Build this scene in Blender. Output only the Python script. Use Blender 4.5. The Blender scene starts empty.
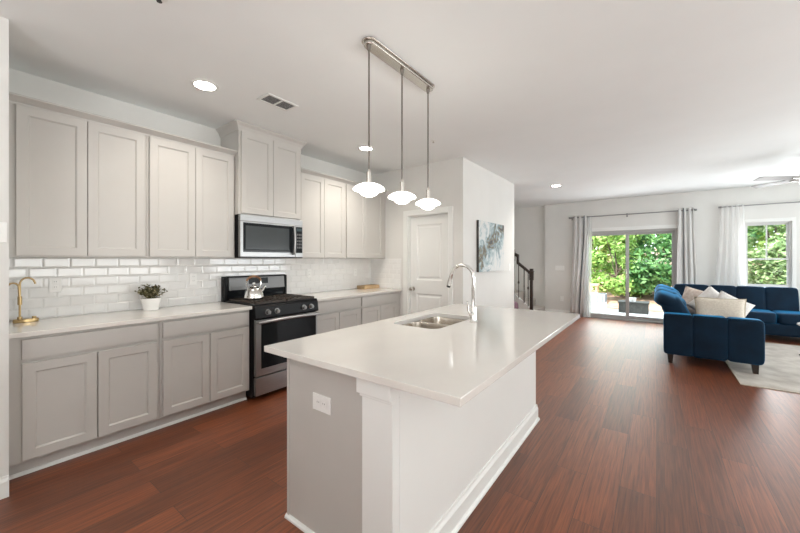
import bpy, bmesh, math, random
from math import pi, sin, cos, radians
from mathutils import Vector, Matrix
SC = bpy.context.scene
COL = SC.collection
CEIL = 2.743

# ------------------------------------------------------------------ camera
cam_d = bpy.data.cameras.new('camera')
cam_d.sensor_width = 36.0
cam_d.lens = 343.36 / 800 * 36
cam_d.shift_y = -(266.5 - 259.85) / 800
cam_d.clip_start = 0.05
cam_d.clip_end = 200
cam = bpy.data.objects.new('camera', cam_d)
COL.objects.link(cam)
cam.location = (0, 0, 1.3584)
cam.rotation_euler = (pi / 2, 0, 0.642)
SC.camera = cam

# ------------------------------------------------------------------ colour management, world, lights
SC.view_settings.view_transform = 'Standard'
SC.view_settings.look = 'None'
SC.view_settings.gamma = 1
SC.view_settings.use_curve_mapping = False
SC.view_settings.exposure = 1.78
SC.cycles.max_bounces = 12
SC.cycles.diffuse_bounces = 6
SC.cycles.transparent_max_bounces = 16
SC.cycles.sample_clamp_indirect = 6
SC.cycles.caustics_refractive = False
SC.cycles.caustics_reflective = False

world = bpy.data.worlds.new('world')
SC.world = world
world.use_nodes = True
bg = world.node_tree.nodes['Background']
bg.inputs[0].default_value = (0.80, 0.90, 1.0, 1)
bg.inputs[1].default_value = 2.0

def sun(name, energy, rot, col, angle):
    d = bpy.data.lights.new(name, 'SUN')
    d.energy = energy; d.color = col; d.angle = angle
    o = bpy.data.objects.new(name, d); COL.objects.link(o)
    o.rotation_euler = rot
    return o
sun('sun', 4.2, (radians(42), 0, radians(-25)), (1, .95, .85), radians(3))

def area(name, loc, rot, sx, sy, watts, col):
    d = bpy.data.lights.new(name, 'AREA')
    d.shape = 'RECTANGLE'; d.size = sx; d.size_y = sy; d.energy = watts; d.color = col
    o = bpy.data.objects.new(name, d); COL.objects.link(o)
    o.location = loc; o.rotation_euler = rot
    return o
# daylight at side, slider and back windows; front and living are added ceiling fill
area('window_daylight_front', (0.6, -2.52, 1.45), (radians(160), 0, 0), 3.2, 1.7, 64, (0.99, 0.99, 1.0))  # unseen lamp behind the camera, added and aimed up to brighten the ceiling
area('window_daylight_side', (3.92, 2.0, 1.5), (radians(132), 0, radians(90)), 3.6, 1.7, 52, (0.97, 0.99, 0.97))
area('window_daylight_living', (3.92, 6.4, 1.5), (radians(118), 0, radians(90)), 2.6, 1.7, 46, (0.93, 0.98, 1.0))  # unseen lamp added to lift the ceiling over the living area
area('window_daylight_slider', (-0.5, 9.08, 1.05), (radians(90), 0, radians(180)), 1.6, 1.8, 10, (0.96, 0.98, 1.0))
area('window_daylight_back', (1.66, 9.12, 1.45), (radians(90), 0, radians(180)), .56, 1.1, 8, (0.96, 0.98, 1.0))

# ------------------------------------------------------------------ materials
def mat(name, col, rough=.5, metal=0, **kw):
    m = bpy.data.materials.new(name); m.use_nodes = True
    b = m.node_tree.nodes['Principled BSDF']
    b.inputs['Base Color'].default_value = (*col, 1)
    b.inputs['Roughness'].default_value = rough
    b.inputs['Metallic'].default_value = metal
    for k, v in kw.items():
        b.inputs[k.replace('_', ' ')].default_value = v
    return m

def nd(m, t, **kw):
    n = m.node_tree.nodes.new(t)
    for k, v in kw.items(): setattr(n, k, v)
    return n
def lk(m, a, b): m.node_tree.links.new(a, b)
def bsdf(m): return m.node_tree.nodes['Principled BSDF']

def coords(m, scale=(1, 1, 1), rot=(0, 0, 0), kind='Object'):
    tc = nd(m, 'ShaderNodeTexCoord'); mp = nd(m, 'ShaderNodeMapping')
    mp.inputs['Scale'].default_value = scale; mp.inputs['Rotation'].default_value = rot
    lk(m, tc.outputs[kind], mp.inputs[0]); return mp.outputs[0]

def noisy(m, c0, c1, scale, vec=(1, 1, 1), detail=4, lo=.35, hi=.65, bump=0, bscale=None):
    """two-tone noise for the base colour of a material, optional bump"""
    v = coords(m, vec)
    n = nd(m, 'ShaderNodeTexNoise'); n.inputs['Scale'].default_value = scale; n.inputs['Detail'].default_value = detail
    lk(m, v, n.inputs['Vector'])
    r = nd(m, 'ShaderNodeValToRGB')
    r.color_ramp.elements[0].position = lo; r.color_ramp.elements[0].color = (*c0, 1)
    r.color_ramp.elements[1].position = hi; r.color_ramp.elements[1].color = (*c1, 1)
    lk(m, n.outputs['Fac'], r.inputs[0]); lk(m, r.outputs[0], bsdf(m).inputs['Base Color'])
    if bump:
        n2 = nd(m, 'ShaderNodeTexNoise'); n2.inputs['Scale'].default_value = bscale or scale * 4
        lk(m, v, n2.inputs['Vector'])
        bp = nd(m, 'ShaderNodeBump'); bp.inputs['Strength'].default_value = bump; bp.inputs['Distance'].default_value = .01
        lk(m, n2.outputs['Fac'], bp.inputs['Height']); lk(m, bp.outputs[0], bsdf(m).inputs['Normal'])
    return m

M = {}
M['wall'] = noisy(mat('wall_paint', (.72, .70, .67), .75), (.71, .705, .68), (.73, .725, .70), 3, bump=.03, bscale=250)
M['ceil'] = noisy(mat('ceiling_paint', (.8, .79, .77), .9), (.84, .864, .86), (.86, .884, .88), 2, bump=.05, bscale=180)
M['white'] = noisy(mat('white_trim_paint', (.82, .81, .79), .35), (.795, .805, .785), (.81, .82, .80), 2)
M['cab'] = noisy(mat('greige_cabinet_paint', (.5, .47, .43), .4), (.53, .512, .483), (.545, .527, .498), 4)
M['quartz'] = mat('white_quartz', (.8, .78, .74), .12, Coat_Weight=.3, Coat_Roughness=.05)
noisy(M['quartz'], (.68, .65, .61), (.73, .705, .665), 2.2, (1, .5, 1), 8, .3, .6)
M['tile'] = noisy(mat('glazed_white_tile', (.8, .79, .77), .10, Specular_IOR_Level=.5), (.79, .785, .77), (.82, .815, .80), 9)
M['grout'] = mat('grout', (.82, .81, .79), .8)
M['steel'] = mat('brushed_steel', (.62, .61, .60), .36, 1)
noisy(M['steel'], (.37, .37, .37), (.44, .44, .44), 6, (1, 1, 60), 2)
M['satinsteel'] = mat('satin_steel', (.24, .24, .24), .5, 1)
M['chrome'] = mat('chrome', (.78, .77, .75), .08, 1)
M['nickel'] = mat('brushed_nickel', (.60, .57, .53), .22, 1)
M['rodmetal'] = mat('dark_nickel_rod', (.23, .21, .19), .35, 1)
M['sinksteel'] = noisy(mat('sink_steel', (.5, .47, .43), .25, 1), (.50, .45, .39), (.56, .51, .45), 8, (1, 20, 1))
M['brass'] = mat('brass', (.47, .34, .17), .3, 1)
M['black'] = mat('black_enamel', (.008, .008, .009), .3, Specular_IOR_Level=.12)
M['blackglass'] = mat('black_glass', (.010, .012, .014), .06, Specular_IOR_Level=.22)
M['iron'] = noisy(mat('cast_iron', (.03, .024, .02), .55), (.022, .018, .015), (.06, .042, .03), 30)
M['darkplastic'] = mat('dark_plastic', (.02, .02, .02), .4)
M['display'] = mat('display_glass', (.005, .007, .012), .06)
M['plate'] = mat('white_plastic', (.83, .83, .81), .3)
M['slot'] = mat('slot_dark', (.05, .05, .05), .5)
M['velvet'] = mat('blue_velvet', (.006, .05, .135), .75, Sheen_Weight=.8, Sheen_Roughness=.36, Specular_IOR_Level=.2)
bsdf(M['velvet']).inputs['Sheen Tint'].default_value = (.02, .33, .72, 1)
noisy(M['velvet'], (.0010, .009, .021), (.002, .016, .037), 4, detail=3)
M['wooddark'] = noisy(mat('dark_wood', (.02, .012, .009), .35), (.014, .009, .007), (.03, .018, .013), 20, (6, 6, 1))
M['woodlight'] = noisy(mat('light_wood', (.5, .34, .18), .5), (.42, .28, .15), (.55, .39, .22), 14, (1, 8, 8))
M['handlewood'] = noisy(mat('brown_handle_wood', (.22, .10, .04), .45), (.16, .07, .03), (.28, .14, .06), 20)
M['linen'] = noisy(mat('cream_linen', (.66, .60, .51), .9), (.60, .54, .46), (.70, .64, .55), 60, bump=.2)
M['piping'] = mat('piping', (.42, .34, .22), .8)
M['blush'] = noisy(mat('blush_fabric', (.66, .55, .48), .9), (.55, .44, .38), (.70, .62, .56), 25, bump=.2)
M['lace'] = noisy(mat('white_fabric', (.74, .72, .70), .9), (.66, .64, .62), (.78, .76, .74), 60, bump=.3)
M['rug'] = noisy(mat('rug_pile', (.5, .46, .41), .95), (.40, .36, .32), (.56, .52, .47), 5, (1, 1, 1), 10, bump=.5, bscale=160)
M['rugedge'] = mat('rug_binding', (.50, .44, .36), .9)
M['pot'] = mat('white_ceramic', (.80, .79, .77), .25)
M['soil'] = mat('soil', (.03, .022, .015), .95)
M['baseplate'] = mat('black_gloss_base', (.02, .02, .02), .25)
M['mauve'] = mat('mauve_cloth', (.22, .12, .16), .85)
M['concrete'] = noisy(mat('patio_concrete', (.55, .53, .50), .85), (.50, .48, .45), (.60, .58, .55), 3)
M['mulch'] = noisy(mat('pine_straw', (.25, .14, .09), .95), (.22, .12, .075), (.40, .27, .19), 7, detail=12, bump=.6, bscale=40)
M['bark'] = noisy(mat('bark', (.09, .065, .05), .9), (.06, .045, .035), (.14, .10, .08), 8, (4, 4, 1))
M['stone'] = noisy(mat('charcoal_planter', (.06, .06, .055), .7), (.05, .05, .045), (.08, .078, .07), 10)
M['alu'] = mat('white_vinyl_frame', (.70, .70, .69), .4)
M['greyframe'] = mat('grey_door_frame', (.45, .45, .44), .45)
M['rod'] = mat('grey_rod', (.30, .30, .30), .35, .8)

def fabric(name, col, trans, shade=None):
    m = mat(name, col, .9)
    t = nd(m, 'ShaderNodeBsdfTranslucent'); t.inputs[0].default_value = (*col, 1)
    mix = nd(m, 'ShaderNodeMixShader'); mix.inputs[0].default_value = trans
    out = m.node_tree.nodes['Material Output']
    lk(m, bsdf(m).outputs[0], mix.inputs[1]); lk(m, t.outputs[0], mix.inputs[2]); lk(m, mix.outputs[0], out.inputs[0])
    return m
M['drape'] = fabric('grey_drape', (.84, .835, .82), .35)
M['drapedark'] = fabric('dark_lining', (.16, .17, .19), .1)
def sheer_mat():
    m = fabric('white_sheer', (.92, .92, .91), .5)
    out = m.node_tree.nodes['Material Output']; src = out.inputs[0].links[0].from_socket
    tr = nd(m, 'ShaderNodeBsdfTransparent'); mix = nd(m, 'ShaderNodeMixShader'); mix.inputs[0].default_value = .32
    lk(m, src, mix.inputs[1]); lk(m, tr.outputs[0], mix.inputs[2]); lk(m, mix.outputs[0], out.inputs[0]); return m
M['sheer'] = sheer_mat()

def glass_mat():
    m = bpy.data.materials.new('window_glass'); m.use_nodes = True
    m.node_tree.nodes.remove(m.node_tree.nodes['Principled BSDF'])
    out = m.node_tree.nodes['Material Output']
    tr = nd(m, 'ShaderNodeBsdfTransparent'); tr.inputs[0].default_value = (.97, .985, .98, 1)
    gl = nd(m, 'ShaderNodeBsdfGlossy'); gl.inputs['Roughness'].default_value = .02
    fr = nd(m, 'ShaderNodeFresnel'); fr.inputs[0].default_value = 1.12
    mix = nd(m, 'ShaderNodeMixShader')
    lk(m, fr.outputs[0], mix.inputs[0]); lk(m, tr.outputs[0], mix.inputs[1]); lk(m, gl.outputs[0], mix.inputs[2]); lk(m, mix.outputs[0], out.inputs[0])
    return m
M['glass'] = glass_mat()

def emit(name, col, s):
    m = bpy.data.materials.new(name); m.use_nodes = True
    b = bsdf(m); b.inputs['Base Color'].default_value = (.9, .9, .88, 1); b.inputs['Roughness'].default_value = .3
    b.inputs['Emission Color'].default_value = (*col, 1); b.inputs['Emission Strength'].default_value = s
    return m
M['canlamp'] = emit('can_lamp', (1, .96, .88), 9)
M['opal'] = emit('lit_opal_glass', (1, .94, .85), 2.6)
M['fanlight'] = emit('fan_light_glass', (1, .97, .92), 1.0)

def floor_mat():
    m = mat('hardwood_floor', (.1, .04, .02), .3)
    b = bsdf(m)
    tc = nd(m, 'ShaderNodeTexCoord'); sx = nd(m, 'ShaderNodeSeparateXYZ'); lk(m, tc.outputs['Object'], sx.inputs[0])
    cb = nd(m, 'ShaderNodeCombineXYZ'); lk(m, sx.outputs['Y'], cb.inputs['X']); lk(m, sx.outputs['X'], cb.inputs['Y'])
    br = nd(m, 'ShaderNodeTexBrick'); br.offset = .37; br.offset_frequency = 2; br.squash = 1
    br.inputs['Scale'].default_value = 1; br.inputs['Brick Width'].default_value = 1.22; br.inputs['Row Height'].default_value = .178
    br.inputs['Mortar Size'].default_value = .0014; br.inputs['Mortar Smooth'].default_value = .2; br.inputs['Bias'].default_value = 0
    br.inputs['Color1'].default_value = (0, 0, 0, 1); br.inputs['Color2'].default_value = (1, 1, 1, 1); br.inputs['Mortar'].default_value = (.5, .5, .5, 1)
    lk(m, cb.outputs[0], br.inputs['Vector'])
    ra = nd(m, 'ShaderNodeValToRGB'); e = ra.color_ramp.elements
    e[0].position = 0; e[0].color = (.112, .0295, .008, 1); e[1].position = 1; e[1].color = (.20, .053, .0145, 1)
    lk(m, br.outputs['Color'], ra.inputs[0])
    # grain: noise stretched along the plank, shifted per plank
    mp = nd(m, 'ShaderNodeVectorMath', operation='MULTIPLY'); mp.inputs[1].default_value = (1.3, 42, 1); lk(m, cb.outputs[0], mp.inputs[0])
    ad = nd(m, 'ShaderNodeVectorMath', operation='ADD'); lk(m, mp.outputs[0], ad.inputs[0])
    sc = nd(m, 'ShaderNodeVectorMath', operation='MULTIPLY'); sc.inputs[1].default_value = (7, 13, 19); lk(m, br.outputs['Color'], sc.inputs[0]); lk(m, sc.outputs[0], ad.inputs[1])
    n = nd(m, 'ShaderNodeTexNoise'); n.inputs['Scale'].default_value = 2.2; n.inputs['Detail'].default_value = 9; n.inputs['Roughness'].default_value = .62; n.inputs['Distortion'].default_value = .6
    lk(m, ad.outputs[0], n.inputs['Vector'])
    rg = nd(m, 'ShaderNodeValToRGB'); e = rg.color_ramp.elements
    e[0].position = .33; e[0].color = (.50, .44, .40, 1); e[1].position = .67; e[1].color = (1.48, 1.44, 1.40, 1)
    lk(m, n.outputs['Fac'], rg.inputs[0])
    mx = nd(m, 'ShaderNodeMix', data_type='RGBA', blend_type='MULTIPLY'); mx.inputs['Factor'].default_value = 1
    lk(m, ra.outputs[0], mx.inputs['A']); lk(m, rg.outputs[0], mx.inputs['B'])
    mm = nd(m, 'ShaderNodeMix', data_type='RGBA', blend_type='MIX'); mm.inputs['B'].default_value = (.02, .009, .006, 1)
    lk(m, br.outputs['Fac'], mm.inputs['Factor']); lk(m, mx.outputs['Result'], mm.inputs['A'])
    lk(m, mm.outputs['Result'], b.inputs['Base Color'])
    b.inputs['Roughness'].default_value = .45
    b.inputs['Specular IOR Level'].default_value = .5; b.inputs['Coat Weight'].default_value = .35; b.inputs['Coat Roughness'].default_value = .42; b.inputs['Coat IOR'].default_value = 1.6
    bp = nd(m, 'ShaderNodeBump'); bp.inputs['Strength'].default_value = .25; bp.inputs['Distance'].default_value = .004
    s2 = nd(m, 'ShaderNodeMath', operation='MULTIPLY_ADD'); s2.inputs[1].default_value = -1.5; lk(m, br.outputs['Fac'], s2.inputs[0])
    g2 = nd(m, 'ShaderNodeMath', operation='MULTIPLY'); g2.inputs[1].default_value = .5; lk(m, n.outputs['Fac'], g2.inputs[0]); lk(m, g2.outputs[0], s2.inputs[2])
    lk(m, s2.outputs[0], bp.inputs['Height']); lk(m, bp.outputs[0], b.inputs['Normal'])
    return m
M['floor'] = floor_mat()

def leaf_mat(name, cols, trans=.3):
    m = mat(name, cols[0], .6)
    g = nd(m, 'ShaderNodeNewGeometry'); r = nd(m, 'ShaderNodeValToRGB')
    r.color_ramp.elements[0].color = (*cols[0], 1); r.color_ramp.elements[1].color = (*cols[-1], 1)
    for i, c in enumerate(cols[1:-1]):
        e = r.color_ramp.elements.new((i + 1) / (len(cols) - 1)); e.color = (*c, 1)
    lk(m, g.outputs['Random Per Island'], r.inputs[0]); lk(m, r.outputs[0], bsdf(m).inputs['Base Color'])
    t = nd(m, 'ShaderNodeBsdfTranslucent'); lk(m, r.outputs[0], t.inputs[0])
    mix = nd(m, 'ShaderNodeMixShader'); mix.inputs[0].default_value = trans
    out = m.node_tree.nodes['Material Output']
    lk(m, bsdf(m).outputs[0], mix.inputs[1]); lk(m, t.outputs[0], mix.inputs[2]); lk(m, mix.outputs[0], out.inputs[0])
    return m
M['leafA'] = leaf_mat('leaf_bright', [(.10, .22, .035), (.22, .38, .08), (.42, .52, .18)])
M['leafB'] = leaf_mat('leaf_deep', [(.03, .10, .03), (.07, .19, .05), (.16, .30, .10)])
M['leafC'] = leaf_mat('leaf_grey', [(.09, .17, .06), (.20, .30, .11), (.42, .46, .28)])
M['houseplant'] = leaf_mat('variegated_leaf', [(.04, .04, .014), (.09, .085, .03), (.17, .14, .06), (.48, .44, .29)], .1)

def canvas_mat():
    m = mat('painted_canvas', (.6, .65, .66), .6)
    v = coords(m, (1, 1.0, 1.0))
    w = nd(m, 'ShaderNodeTexNoise'); w.inputs['Scale'].default_value = 4.2; w.inputs['Detail'].default_value = 12; w.inputs['Roughness'].default_value = .62; w.inputs['Distortion'].default_value = 2.2
    lk(m, v, w.inputs['Vector'])
    r = nd(m, 'ShaderNodeValToRGB'); el = r.color_ramp.elements
    el[0].position = .30; el[0].color = (.05, .055, .065, 1); el[1].position = .70; el[1].color = (.68, .68, .66, 1)
    for p, c in ((.38, (.20, .17, .10)), (.44, (.20, .28, .31)), (.52, (.38, .47, .49)), (.6, (.62, .65, .65))):
        x = el.new(p); x.color = (*c, 1)
    sp = nd(m, 'ShaderNodeSeparateXYZ'); lk(m, v, sp.inputs[0])
    # band of darker strokes running from lower left to upper right, pale lower right corner
    a = nd(m, 'ShaderNodeMath', operation='MULTIPLY_ADD'); a.inputs[1].default_value = .55; a.inputs[2].default_value = 0
    lk(m, sp.outputs['Y'], a.inputs[0])
    s = nd(m, 'ShaderNodeMath', operation='SUBTRACT'); lk(m, sp.outputs['Z'], s.inputs[0]); lk(m, a.outputs[0], s.inputs[1])
    s0 = nd(m, 'ShaderNodeMath', operation='ADD'); lk(m, s.outputs[0], s0.inputs[0]); s0.inputs[1].default_value = -.08
    ab = nd(m, 'ShaderNodeMath', operation='ABSOLUTE'); lk(m, s0.outputs[0], ab.inputs[0])
    k = nd(m, 'ShaderNodeMath', operation='MULTIPLY_ADD'); k.inputs[1].default_value = .6; k.inputs[2].default_value = -.12; lk(m, ab.outputs[0], k.inputs[0])
    f = nd(m, 'ShaderNodeMath', operation='ADD'); lk(m, k.outputs[0], f.inputs[0]); lk(m, w.outputs['Fac'], f.inputs[1])
    lk(m, f.outputs[0], r.inputs[0]); lk(m, r.outputs[0], bsdf(m).inputs['Base Color'])
    return m
M['canvas'] = canvas_mat()
M['canvasside'] = mat('canvas_dark_edge', (.06, .055, .05), .7)

# ------------------------------------------------------------------ mesh helpers
class MB:
    def __init__(s): s.bm = bmesh.new()
    def box(s, x0, x1, y0, y1, z0, z1):
        v = [s.bm.verts.new(p) for p in ((x0, y0, z0), (x1, y0, z0), (x1, y1, z0), (x0, y1, z0), (x0, y0, z1), (x1, y0, z1), (x1, y1, z1), (x0, y1, z1))]
        for f in ((0, 3, 2, 1), (4, 5, 6, 7), (0, 1, 5, 4), (1, 2, 6, 5), (2, 3, 7, 6), (3, 0, 4, 7)):
            s.bm.faces.new([v[i] for i in f])
        return s
    def cyl(s, a, b, r0, r1=None, n=20, cap=True):
        a = Vector(a); b = Vector(b); r1 = r0 if r1 is None else r1
        d = (b - a).normalized(); t = Vector((0, 0, 1)) if abs(d.z) < .9 else Vector((1, 0, 0))
        u = d.cross(t).normalized(); w = d.cross(u)
        A = [s.bm.verts.new(a + (u * cos(2 * pi * i / n) + w * sin(2 * pi * i / n)) * r0) for i in range(n)]
        B = [s.bm.verts.new(b + (u * cos(2 * pi * i / n) + w * sin(2 * pi * i / n)) * r1) for i in range(n)]
        for i in range(n):
            s.bm.faces.new((A[i], A[(i + 1) % n], B[(i + 1) % n], B[i]))
        if cap:
            s.bm.faces.new(A[::-1]); s.bm.faces.new(B)
        return s
    def tube(s, pts, r, n=12):
        pts = [Vector(p) for p in pts]; rs = r if isinstance(r, (list, tuple)) else [r] * len(pts)
        rings = []; u = None
        for i, p in enumerate(pts):
            d = (pts[min(i + 1, len(pts) - 1)] - pts[max(i - 1, 0)]).normalized()
            if u is None:
                t = Vector((0, 0, 1)) if abs(d.z) < .9 else Vector((1, 0, 0)); u = d.cross(t).normalized()
            else:
                u = (u - d * u.dot(d)).normalized()
            w = d.cross(u)
            rings.append([s.bm.verts.new(p + (u * cos(2 * pi * k / n) + w * sin(2 * pi * k / n)) * rs[i]) for k in range(n)])
        for a, b in zip(rings, rings[1:]):
            for k in range(n): s.bm.faces.new((a[k], a[(k + 1) % n], b[(k + 1) % n], b[k]))
        s.bm.faces.new(rings[0][::-1]); s.bm.faces.new(rings[-1])
        return s
    def lathe(s, prof, c=(0, 0, 0), n=32):
        rings = []
        for r, z in prof:
            if r < 1e-5: rings.append([s.bm.verts.new((c[0], c[1], c[2] + z))])
            else: rings.append([s.bm.verts.new((c[0] + r * cos(2 * pi * k / n), c[1] + r * sin(2 * pi * k / n), c[2] + z)) for k in range(n)])
        for a, b in zip(rings, rings[1:]):
            for k in range(n):
                k2 = (k + 1) % n
                if len(a) == 1 and len(b) == 1: continue
                if len(a) == 1: s.bm.faces.new((a[0], b[k2], b[k]))
                elif len(b) == 1: s.bm.faces.new((a[k], a[k2], b[0]))
                else: s.bm.faces.new((a[k], a[k2], b[k2], b[k]))
        return s
    def prism(s, poly, axis, a, b):
        """poly: 2D points in the plane normal to axis, extruded from a to b"""
        def P(p, t):
            return {'x': (t, p[0], p[1]), 'y': (p[0], t, p[1]), 'z': (p[0], p[1], t)}[axis]
        A = [s.bm.verts.new(P(p, a)) for p in poly]; B = [s.bm.verts.new(P(p, b)) for p in poly]
        n = len(poly)
        for i in range(n): s.bm.faces.new((A[i], A[(i + 1) % n], B[(i + 1) % n], B[i]))
        s.bm.faces.new(A[::-1]); s.bm.faces.new(B)
        return s
    def soft(s, c, d, k=6, n=8, rot=None):
        """soft cushion: a superellipsoid box with centre c and size d"""
        t = bmesh.new()
        bmesh.ops.create_cube(t, size=2)
        bmesh.ops.subdivide_edges(t, edges=list(t.edges), cuts=n, use_grid_fill=True)
        for v in t.verts:
            # even out spacing towards edges then project to the superellipsoid
            p = Vector([sin(q * pi / 2) if abs(q) < 1 else q for q in v.co])
            L = (abs(p.x) ** k + abs(p.y) ** k + abs(p.z) ** k) ** (1 / k)
            p = p / L
            p = Vector((p.x * d[0] / 2, p.y * d[1] / 2, p.z * d[2] / 2))
            if rot is not None: p = rot @ p
            v.co = p + Vector(c)
        t.verts.index_update()
        vs = [s.bm.verts.new(v.co) for v in t.verts]
        for f in t.faces: s.bm.faces.new([vs[v.index] for v in f.verts])
        t.free()
        return s
    def shaker(s, x, y0, y1, z0, z1, sgn=1, fw=.057, th=.02, rec=.010, ch=.005):
        """a recessed-panel door facing sgn*x whose face lies at x"""
        def ring(ins, xx):
            return [s.bm.verts.new((xx, yy, zz)) for yy, zz in ((y0 + ins, z0 + ins), (y1 - ins, z0 + ins), (y1 - ins, z1 - ins), (y0 + ins, z1 - ins))]
        xb = x - sgn * th
        R = [ring(0, xb), ring(0, x - sgn * .002), ring(.002, x), ring(fw, x), ring(fw + ch * .4, x - sgn * rec * .5), ring(fw + ch, x - sgn * rec * .55), ring(fw + ch * 1.6, x - sgn * rec)]
        for a, b in zip(R, R[1:]):
            for i in range(4): s.bm.faces.new((a[i], a[(i + 1) % 4], b[(i + 1) % 4], b[i]))
        s.bm.faces.new(R[-1]); s.bm.faces.new(R[0][::-1])
        return s
    def build(s, name, m, parent=None, bevel=0, smooth=None, world=True, seg=2):
        bm = s.bm
        bmesh.ops.recalc_face_normals(bm, faces=bm.faces)
        me = bpy.data.meshes.new(name)
        o = bpy.data.objects.new(name, me)
        if parent is not None:
            off = wloc(parent)
            bmesh.ops.translate(bm, vec=-off, verts=bm.verts)
        bm.to_mesh(me); bm.free()
        COL.objects.link(o)
        if parent is not None: o.parent = parent
        me.materials.append(M[m] if isinstance(m, str) else m)
        if smooth is not None:
            for p in me.polygons: p.use_smooth = True
            if smooth > 0: me.set_sharp_from_angle(angle=radians(smooth))
        if bevel:
            b = o.modifiers.new('edge', 'BEVEL'); b.width = bevel; b.segments = seg; b.limit_method = 'ANGLE'; b.angle_limit = radians(40)
        return o

def wloc(o):
    v = Vector((0, 0, 0))
    while o is not None: v += o.location; o = o.parent
    return v
def thing(name, label, cat, loc, group=None):
    o = bpy.data.objects.new(name, None); COL.objects.link(o); o.location = loc; o.empty_display_size = .1
    return tag(o, label, cat, group)
def tag(o, label, cat, group=None, kind='thing'):
    o['label'] = label; o['category'] = cat; o['kind'] = kind
    if group: o['group'] = group
    return o
def struct(name, mb, m, label=None, cat=None, bevel=0, smooth=None):
    o = mb.build(name, m, bevel=bevel, smooth=smooth); o['kind'] = 'structure'
    if label: o['label'] = label
    if cat: o['category'] = cat
    return o
def relabel(o, label): o['label'] = label; return o
def arc(cx, cz, r, a0, a1, n): return [(cx + r * cos(radians(a0 + (a1 - a0) * i / n)), cz + r * sin(radians(a0 + (a1 - a0) * i / n))) for i in range(n + 1)]

XW, YP, YB, XP, YE = -3.74, 4.21, 9.17, -2.09, 6.17     # kitchen wall, pantry wall, back wall, pantry side wall, its end
XR, YF, XS, YS = 4.0, -2.6, -2.99, .235

# ------------------------------------------------------------------ setting
struct('floor', MB().box(-4.1, XR, YF, YB, -.1, 0), 'floor', 'dark reddish brown hardwood plank floor', 'floor')
struct('ceiling', MB().box(-4.1, XR + .1, YF - .1, YB + .35, CEIL, CEIL + .2), 'ceil', 'flat pale ceiling', 'ceiling')
struct('wall_left', MB().box(XW - .12, XW, YS, YP, 0, CEIL), 'wall', 'wall behind the kitchen cabinets', 'wall')
struct('wall_left_front', MB().box(XW - .12, XS, YF, YS, 0, CEIL), 'wall', 'pale wall end at the left edge beside the cabinets', 'wall')
DX0, DX1, DZ = -3.0, -2.31, 2.02
struct('wall_pantry', MB().box(XW - .12, DX0, YP, YP + .12, 0, CEIL).box(DX1, XP, YP, YP + .12, 0, CEIL).box(DX0, DX1, YP, YP + .12, DZ, CEIL), 'wall', 'warm wall around the pantry door', 'wall')
struct('wall_pantry_side', MB().box(XP - .12, XP, YP + .12, YE, 0, CEIL).box(-3.98, XP, YE, YE + .12, 0, CEIL), 'wall', 'pale wall that carries the abstract canvas', 'wall')
struct('wall_stair', MB().box(-4.1, -3.98, YE, YB + .25, 0, CEIL), 'wall', 'wall beside the stairs', 'wall')
# back wall with the two openings
SX0, SX1, SZ = -1.40, .36, 2.02
WX0, WX1, WZ0, WZ1 = 1.34, 1.95, .85, 2.06
bw = MB()
for a in ((-2.27, SX0, 0, CEIL), (SX0, SX1, SZ, CEIL), (SX1, WX0, 0, CEIL), (WX0, WX1, 0, WZ0), (WX0, WX1, WZ1, CEIL), (WX1, XR, 0, CEIL)):
    bw.box(a[0], a[1], YB, YB + .15, a[2], a[3])
bw.box(-4.1, -2.27, YB + .1, YB + .25, 0, CEIL)
struct('wall_back', bw, 'wall', 'back wall with the sliding door and window', 'wall')
struct('wall_right', MB().box(XR, XR + .12, YF, YB + .15, 0, CEIL), 'wall')
struct('wall_front', MB().box(-4.1, XR, YF - .12, YF, 0, CEIL), 'wall')
# frames of unseen windows: inferred side one, two added around the fill lamps
def wall_window(n, axis, pos, c, w, z0, z1):
    mb = MB()
    def bx(a0, a1, b0, b1):
        if axis == 'x': mb.box(pos - .03, pos, a0, a1, b0, b1)
        else: mb.box(a0, a1, pos, pos + .03, b0, b1)
    bx(c - w / 2 - .09, c - w / 2, z0 - .09, z1 + .09); bx(c + w / 2, c + w / 2 + .09, z0 - .09, z1 + .09)
    bx(c - w / 2, c + w / 2, z1, z1 + .09); bx(c - w / 2, c + w / 2, z0 - .09, z0)
    struct('window_%d' % n, mb, 'white')
wall_window(3, 'x', XR, 2.6, 3.6, .65, 2.35)
wall_window(5, 'x', XR, 6.4, 2.6, .65, 2.35)  # frame added around the living fill lamp
wall_window(4, 'y', YF, .6, 3.2, .6, 2.3)  # made-up frame to go with the front fill lamp

# baseboards
def baseboard(side, pts, h=.12, t=.014):
    """pts: polyline; board stands to the left of its direction"""
    mb = MB()
    for (a, b) in zip(pts, pts[1:]):
        a = Vector((*a, 0)); b = Vector((*b, 0)); d = (b - a).normalized(); nrm = Vector((-d.y, d.x, 0))
        A = a - d * t * 0; Bv = b + d * t
        prof = [(0, 0), (t, 0), (t, h - .03), (t * .55, h - .012), (t * .45, h), (0, h)]
        L = [mb.bm.verts.new(A + nrm * p + Vector((0, 0, z))) for p, z in prof]
        R = [mb.bm.verts.new(Bv + nrm * p + Vector((0, 0, z))) for p, z in prof]
        n = len(prof)
        for i in range(n): mb.bm.faces.new((L[i], L[(i + 1) % n], R[(i + 1) % n], R[i]))
        mb.bm.faces.new(L); mb.bm.faces.new(R[::-1])
    return struct('baseboard_' + side, mb, 'white', None, None)
baseboard('left_front', [(XS + .18, YS), (XS, YS)][::-1] if False else [(XS, YF), (XS, YS)][::-1])
baseboard('pantry_side', [(XP, YE), (XP, YP)])
baseboard('pantry_front', [(XP, YP), (-2.225, YP)])
baseboard('back_left', [(SX0 - .09, YB), (-2.27, YB)][::1] if False else [(SX0, YB), (-2.27, YB)])
baseboard('back_right', [(XR, YB), (SX1 + .02, YB)])

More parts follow.
